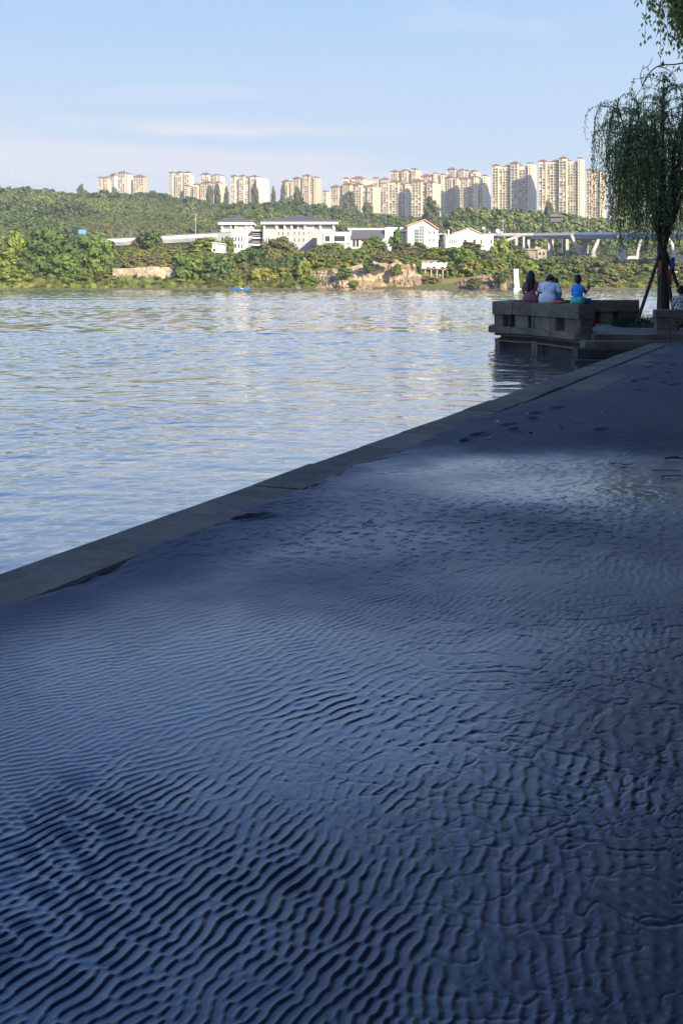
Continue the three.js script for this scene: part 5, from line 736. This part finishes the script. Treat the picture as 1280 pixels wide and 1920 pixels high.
{ // woman with long hair
  const f = sitter('person', 'person with long black hair in a dusky pink dress sitting on the parapet', onWall(PB, PC, .19), -.25, { s: 1.0, sw: .155, lean: .06, headLean: .05, armL: [[-.21, .28, -.06], [-.10, .14, -.26]], armR: [[.215, .27, -.03], [.17, .13, -.22]] }), { bn, U, W, head } = f;
  part('dress', rough(sdf([...f.torso(.014), bn(f.shL, f.shL.clone().lerp(f.eL, .55), .064, .068), bn(f.shR, f.shR.clone().lerp(f.eR, .55), .064, .068), bn(W(-.09, .09, .03), W(.09, .09, .03), .128, .128), ...f.legs(.03, 0), bn(W(-.13, .04, .05), W(.13, .04, .05), .06, .06), bn(U(0, .27, 0), W(0, .13, .02), .122, .145)], .012, .03), .02, 16, 31), mat(.34, .125, .155, .85), f.root);
  part('hair', rough(hairCap(f, [bn(head(0, .17, .04), head(0, .02, .075), .096, .098), bn(head(-.05, .04, .08), U(-.06, .36, .12), .085, .062), bn(head(.04, .04, .08), U(.02, .40, .12), .085, .055)]), .012, 26, 33), M.hair, f.root);
}
{ // man in white shirt bending forward to the right
  const f = sitter('person', 'person in a white shirt bending over to the right on the parapet', onWall(PB, PA, .2), -.30, { s: 1.05, sw: .19, lean: .50, tilt: .06, headLean: .55, headTurn: -.3, armL: [[-.24, .30, -.30], [-.10, .20, -.46]], armR: [[.29, .24, -.12], [.27, .02, -.10]], curl: .25 }), { bn, U, W } = f;
  part('shirt', rough(sdf([...f.torso(.018), bn(f.shL, f.shL.clone().lerp(f.eL, .72), .066, .066), bn(f.shR, f.shR.clone().lerp(f.eR, .72), .066, .070), bn(W(-.09, .10, .03), W(.09, .10, .03), .125, .125), bn(U(-.07, .36, .02), U(.07, .36, .02), .135, .135), bn(W(-.16, .05, .09), W(.02, .05, .10), .055, .055)], .012, .03), .02, 10, 35), mat(.86, .87, .90, .85), f.root);
  part('trousers', sdf([...f.legs(.014), bn(W(-.09, .09, .01), W(.09, .09, .01), .118, .118)], .013, .03), mat(.018, .020, .028, .85), f.root); part('hair', rough(hairCap(f, [bn(f.head(0, .10, .05), f.head(0, .16, .05), .06, .075)]), .014, 34, 37), M.hair, f.root);
}
{ // child in front of him
  const p = onWall(PB, PA, .30); p[0] += .14; p[2] -= .36; const f = sitter('person', 'child in a blue shirt half hidden in front of the person in white', p, -.5, { s: .78, sw: .13, lean: .15, headLean: .3, armL: [[-.18, .28, -.08], [-.06, .16, -.28]], armR: [[.19, .28, -.08], [.10, .16, -.28]] }), { bn, W } = f;
  part('shirt', rough(sdf([...f.torso(.018), bn(f.shL, f.shL.clone().lerp(f.eL, .7), .062, .062), bn(f.shR, f.shR.clone().lerp(f.eR, .7), .062, .062), bn(W(-.08, .10, .02), W(.08, .10, .02), .13, .13)], .011, .025), .015, 12, 39), mat(.05, .21, .52, .8), f.root); part('shorts', sdf(f.legs(.02, 0), .012, .02), mat(.04, .16, .42, .8), f.root); part('hair', hairCap(f), M.hair, f.root);
}
{ // boy with a toy
  const f = sitter('person', 'boy in a bright blue and green outfit holding up a yellow toy', onWall(PB, PA, .83), -.75, { s: .86, sw: .13, lean: .02, headTurn: .1, armL: [[-.20, .30, -.04], [-.16, .14, -.20]], armR: [[.10, .34, -.26], [.07, .43, -.44]], kneeL: [-.10, .10, -.40], kneeR: [.14, .10, -.38], curl: 1.0 }), { bn, U, W } = f;
  part('vest', rough(sdf([...f.torso(.016).slice(1), bn(U(0, .2, 0), U(0, .3, 0), .125, .125)], .011, .025), .012, 14, 41), mat(.05, .34, .95, .75), f.root);
  part('sleeves', mergeGeometries([sdf([bn(f.shR, f.shR.clone().lerp(f.eR, .95), .056, .054)], .011), sdf([bn(f.shL, f.shL.clone().lerp(f.eL, .8), .056, .054)], .011)], false), mat(.34, .42, .68, .8), f.root);
  part('shirt_hem', rough(sdf([bn(W(-.09, .10, .02), W(.09, .10, .02), .135, .135), bn(W(-.12, .04, .03), W(.12, .04, .03), .07, .07)], .011, .03), .03, 14, 43), mat(.08, .60, .42, .8), f.root); part('shorts', rough(sdf(f.legs(.022, 0), .012, .02), .015, 12, 45), mat(.02, .22, .50, .8), f.root); part('hair', hairCap(f), M.hair, f.root);
  const e = f.root.localToWorld(f.hR.clone().add(new THREE.Vector3(0, .07, -.05))); f.root.updateMatrixWorld(true); e.copy(f.hR).add(new THREE.Vector3(-.005, .055, -.075)).applyMatrix4(f.root.matrixWorld);
  const t = thing('toy_gun', 'small yellow toy water gun in the raised hand of the boy', 'toy', e.toArray(), -1.2); part('barrel', tube([[0, .03, .06], [0, .03, -.14]], .026, .018, 8, 3), mat(.75, .55, .04, .4), t); part('tank', new THREE.SphereGeometry(.045, 10, 8).scale(.8, 1.2, 1).translate(0, .085, .02), mat(.80, .62, .06, .4), t); part('grip', chamferBox(.03, .1, .04, .008).translate(0, -.02, .04), mat(.10, .10, .30, .5), t); part('nozzle', new THREE.CylinderGeometry(.012, .014, .04, 8).rotateX(Math.PI / 2).translate(0, .03, -.16), mat(.7, .7, .75, .4), t);
}
{ // person in a spotted dress behind the stone block wall
  const f = sitter('person', 'person in a white dress with black spots behind the stone block wall', [PX(1276, 28.2), .50, -28.2], -.35, { s: 1.0, sw: .155, lean: .18, tilt: -.02, headLean: .2, armL: [[-.22, .26, -.10], [-.08, .14, -.28]], armR: [[.22, .26, .02], [.16, .10, -.14]] }), { bn, W, head } = f;
  const g = rough(sdf([...f.torso(.018), bn(f.shL, f.shL.clone().lerp(f.eL, .6), .068, .072), bn(f.shR, f.shR.clone().lerp(f.eR, .45), .068, .072), bn(W(-.10, .09, .02), W(.10, .09, .02), .16, .16), ...f.legs(.03, 0)], .010, .03), .015, 10, 47), p = g.attributes.position, c = []; for (let i = 0; i < p.count; i++) { let x = p.getX(i) * 11, y = p.getY(i) * 11, z = p.getZ(i) * 5; const iy = Math.floor(y); x += iy % 2 * .5; const ix = Math.floor(x), fx = x - ix - .5 + (hash2(ix, iy, 3) - .5) * .4, fy = y - iy - .5 + (hash2(ix, iy, 5) - .5) * .4; c.push(...(fx * fx + fy * fy < .075 ? [.015, .015, .015] : [.52, .50, .46])); } g.setAttribute('color', new THREE.Float32BufferAttribute(c, 3));
  part('dress', g, mat(1, 1, 1, .85, { vertexColors: true }), f.root); part('hair', hairCap(f, [bn(head(0, .19, .09), head(0, .20, .11), .045, .045)]), M.hair, f.root);
  const s = thing('bench', 'low stone seat behind the stone block wall', 'bench', [PX(1276, 28.2), 0, -28.3]); part('seat', boxUV(chamferBox(1.4, .14, .5, .02).translate(0, .43, 0), 1.3), M.stoneCap[0], s); part('support', boxUV(chamferBox(.3, .38, .4, .02).translate(-.5, .17, 0), 1.3), M.stoneDark[0], s); part('support', boxUV(chamferBox(.3, .38, .4, .02).translate(.5, .17, 0), 1.3), M.stoneDark[0], s);
}
{ // small things on and by the parapet
  const p = onWall(PB, PA, .42); const t = thing('toy_boat', 'orange plastic toy lying on the parapet by the hand of the person in white', 'toy', [p[0] + .02, WALLTOP, p[2]], -1.0); part('hull', new THREE.SphereGeometry(.12, 14, 8, 0, 6.3, 1.2, 1.95).scale(1.5, .55, .8).translate(0, .05, 0), mat(.80, .13, .04, .5), t); part('deck', new THREE.CylinderGeometry(.09, .10, .03, 14).scale(1.6, 1, .85).translate(0, .055, 0), mat(.78, .20, .06, .5), t);
  const b = thing('bag', 'dark red cloth bag hanging against the end of the parapet', 'bag', [PA[0] + .16, .42, -PA[1] - .12], -.3); part('sack', rough(chamferBox(.16, .36, .14, .05).translate(0, .1, 0), .05, 8, 51), mat(.20, .018, .030, .85), b); part('strap', tube([[-.05, .26, 0], [-.08, .42, -.02], [-.18, .47, -.04]], .012, .012, 5, 6), mat(.16, .015, .025, .85), b); 
  const k = thing('sandal', 'small white sandal on the platform floor by the red bag', 'shoe', [PX(1112, 26.9), FLOOR + .03, -27.1], .6); part('sole', chamferBox(.10, .03, .22, .012), M.white, k); part('strap', new THREE.TorusGeometry(.045, .01, 5, 10, 3.14).translate(0, .015, -.03), M.white, k);
}
{ // boat with a rower on the far side
  const d = 249, k = d / F, o = thing('boat', 'small blue rowing boat near the far shore', 'boat', [PX(450, d), WATER, -d], .05), L = 34 * k, pos = [], idx = [], n = 14; for (let i = 0; i <= n; i++) { const u = i / n * 2 - 1, w = .62 * Math.pow(1 - Math.abs(u) ** 2.6, .6), h = .42 + .32 * u * u; for (const [a, b] of [[-w, h], [-w * .75, -.1], [w * .75, -.1], [w, h], [w * .86, h], [w * .6, .05], [-w * .6, .05], [-w * .86, h]]) pos.push(u * L / 2, b, a); } for (let i = 0; i < n; i++) for (let j = 0; j < 8; j++) { const a = i * 8 + j, b = i * 8 + (j + 1) % 8; idx.push(a, b, b + 8, a, b + 8, a + 8); } const g = new THREE.BufferGeometry(); g.setAttribute('position', new THREE.Float32BufferAttribute(pos, 3)); g.setIndex(idx); const gg = g.toNonIndexed(); gg.computeVertexNormals(); part('hull', gg, new THREE.MeshStandardMaterial({ color: new THREE.Color().setRGB(.03, .12, .50), roughness: .5, side: THREE.DoubleSide }), o); part('thwart', box(.3, .05, 1, .1, .3, 0), M.white, o); part('thwart', box(.3, .05, .9, -1.1, .3, 0), M.white, o); part('nameplate', box(.5, .16, .03, .5, .3, .62), M.white, o);
  const f = sitter('person', 'rower in an orange vest sitting in the small blue boat', [PX(450, d), WATER + .33, -d], 1.2, { s: 1.0, lean: .1, armL: [[-.24, .28, -.1], [-.16, .2, -.34]], armR: [[.24, .28, -.1], [.16, .2, -.34]], kneeL: [-.1, .16, -.36], kneeR: [.1, .16, -.36], footL: [-.1, -.15, -.5], footR: [.1, -.15, -.5] }); part('vest', sdf([...f.torso(.03)], .02, .03), mat(.85, .16, .03, .7), f.root); part('trousers', sdf(f.legs(.02), .02, .03), mat(.04, .04, .06, .8), f.root); part('hair', hairCap(f), M.hair, f.root);
}
// ---------- leaves and litter on the silt ----------
{
  const spot = (px, py) => { const d = EYE * F / (py - HOR); return [PX(px, d), d]; };
  const leafG = (l, w, curl, seed) => { const g = new THREE.PlaneGeometry(l, w, 10, 4), p = g.attributes.position; for (let i = 0; i < p.count; i++) { const u = p.getX(i) / l * 2, v = p.getY(i) / w * 2, k = Math.pow(Math.max(0, 1 - u * u), .75); p.setXYZ(i, p.getX(i), curl * (u * u * .6 + v * v * .35 * k) + .003 + .002 * Math.sin(u * 7 + seed), v * w / 2 * k); } g.computeVertexNormals(); return g; };
  const put = (px, py, l, w, curl, turn, m, lab, cat = 'leaf') => { const [x, d] = spot(px, py), o = thing(cat === 'leaf' ? 'fallen_leaf' : cat, lab, cat, [x, mudHeight(x, d) + .006, -d], turn); part('blade', leafG(l, w, curl, px), m, o); part('stalk', tube([[l * .45, curl * .5 + .004, 0], [l * .62, curl * .3 + .006, .006]], .0018, .001, 4, 2), M.twig, o); };
  const LM = (r, g, b) => new THREE.MeshStandardMaterial({ color: new THREE.Color().setRGB(r, g, b), roughness: .5, side: THREE.DoubleSide });
  put(1175, 877, .13, .055, .022, .2, LM(.36, .19, .05), 'curled orange brown leaf on wet silt near the right edge'); put(1150, 874, .09, .035, .016, -.4, LM(.05, .055, .06), 'small dark curled leaf left of the orange brown leaf'); put(1181, 940, .12, .026, .004, -.15, LM(.035, .055, .03), 'slim dark green leaf lying flat on the silt'); put(1190, 924, .10, .02, .003, .05, LM(.16, .18, .07), 'pale green leaf above the slim dark green leaf'); put(1213, 930, .06, .022, .004, -.1, LM(.10, .07, .05), 'tiny brown leaf beside the pale green leaf'); put(915, 825, .08, .05, .012, .5, LM(.30, .24, .05), 'yellow leaf beside the footprints'); put(1052, 803, .10, .05, .02, .8, LM(.16, .11, .05), 'curled brown leaf with stalk on the dull silt'); put(1130, 807, .12, .05, .01, .3, LM(.03, .03, .035), 'dark flat leaf right of the curled brown leaf'); put(1225, 1180, .05, .02, .004, 1, LM(.06, .05, .04), 'speck of leaf among ripples near the right edge'); put(918, 738, .09, .05, .008, .4, LM(.02, .02, .022), 'black leaf on the kerb'); put(692, 984, .05, .02, .01, .9, LM(.05, .03, .025), 'dark shred of leaf on the smooth silt');
  const tw = (px, py, l, r, turn, lab) => { const [x, d] = spot(px, py), o = thing('twig', lab, 'twig', [x, mudHeight(x, d) + r + .004, -d], turn), q = Math.round(px); part('stick', tube([[-l / 2, 0, 0], [-l * .2, r * 1.2, r * 2], [l * .15, r * .4, -r], [l / 2, 0, r]], r, r * .5, 6, 10), M.twig, o); part('shoot', tube([[l * .05, r, 0], [l * .2, r * 3, l * .12]], r * .5, r * .2, 5, 3), M.twig, o); };
  tw(1264, 866, .16, .010, .05, 'thick dark stick on the silt at the right edge'); tw(1250, 886, .22, .004, -.04, 'long thin twig below the thick stick'); tw(1264, 897, .2, .005, .06, 'crooked twig at the edge of the bare patch'); tw(690, 986, .09, .003, .7, 'tiny forked twig on the smooth silt'); tw(1066, 792, .10, .003, 1.4, 'small twig standing up behind the curled leaf'); tw(1080, 797, .12, .003, -.2, 'thin straw on the dull silt');
  const peb = (px, py, r, m, lab) => { const [x, d] = spot(px, py), g = rough(new THREE.IcosahedronGeometry(r, 1).scale(1.3, .7, 1), r * .4, 40, px), o = single('pebble', g, m, lab, 'pebble'); o.position.set(x, mudHeight(x, d) + r * .4, -d); };
  peb(933, 793, 0.0150, M.white, 'pale pebble left of the footprints near kerb'); peb(988, 779, 0.0120, M.white, 'small white pebble between two pairs of footprints'); peb(994, 814, 0.0150, M.wetStone, 'dark round pebble right of the footprints'); peb(1172, 854, 0.0110, M.white, 'white pebble above the orange brown leaf'); peb(1126, 775, 0.0070, M.white, 'tiny white speck of stone on the dull silt');
}

shade(scene);
renderer.render(scene, camera);
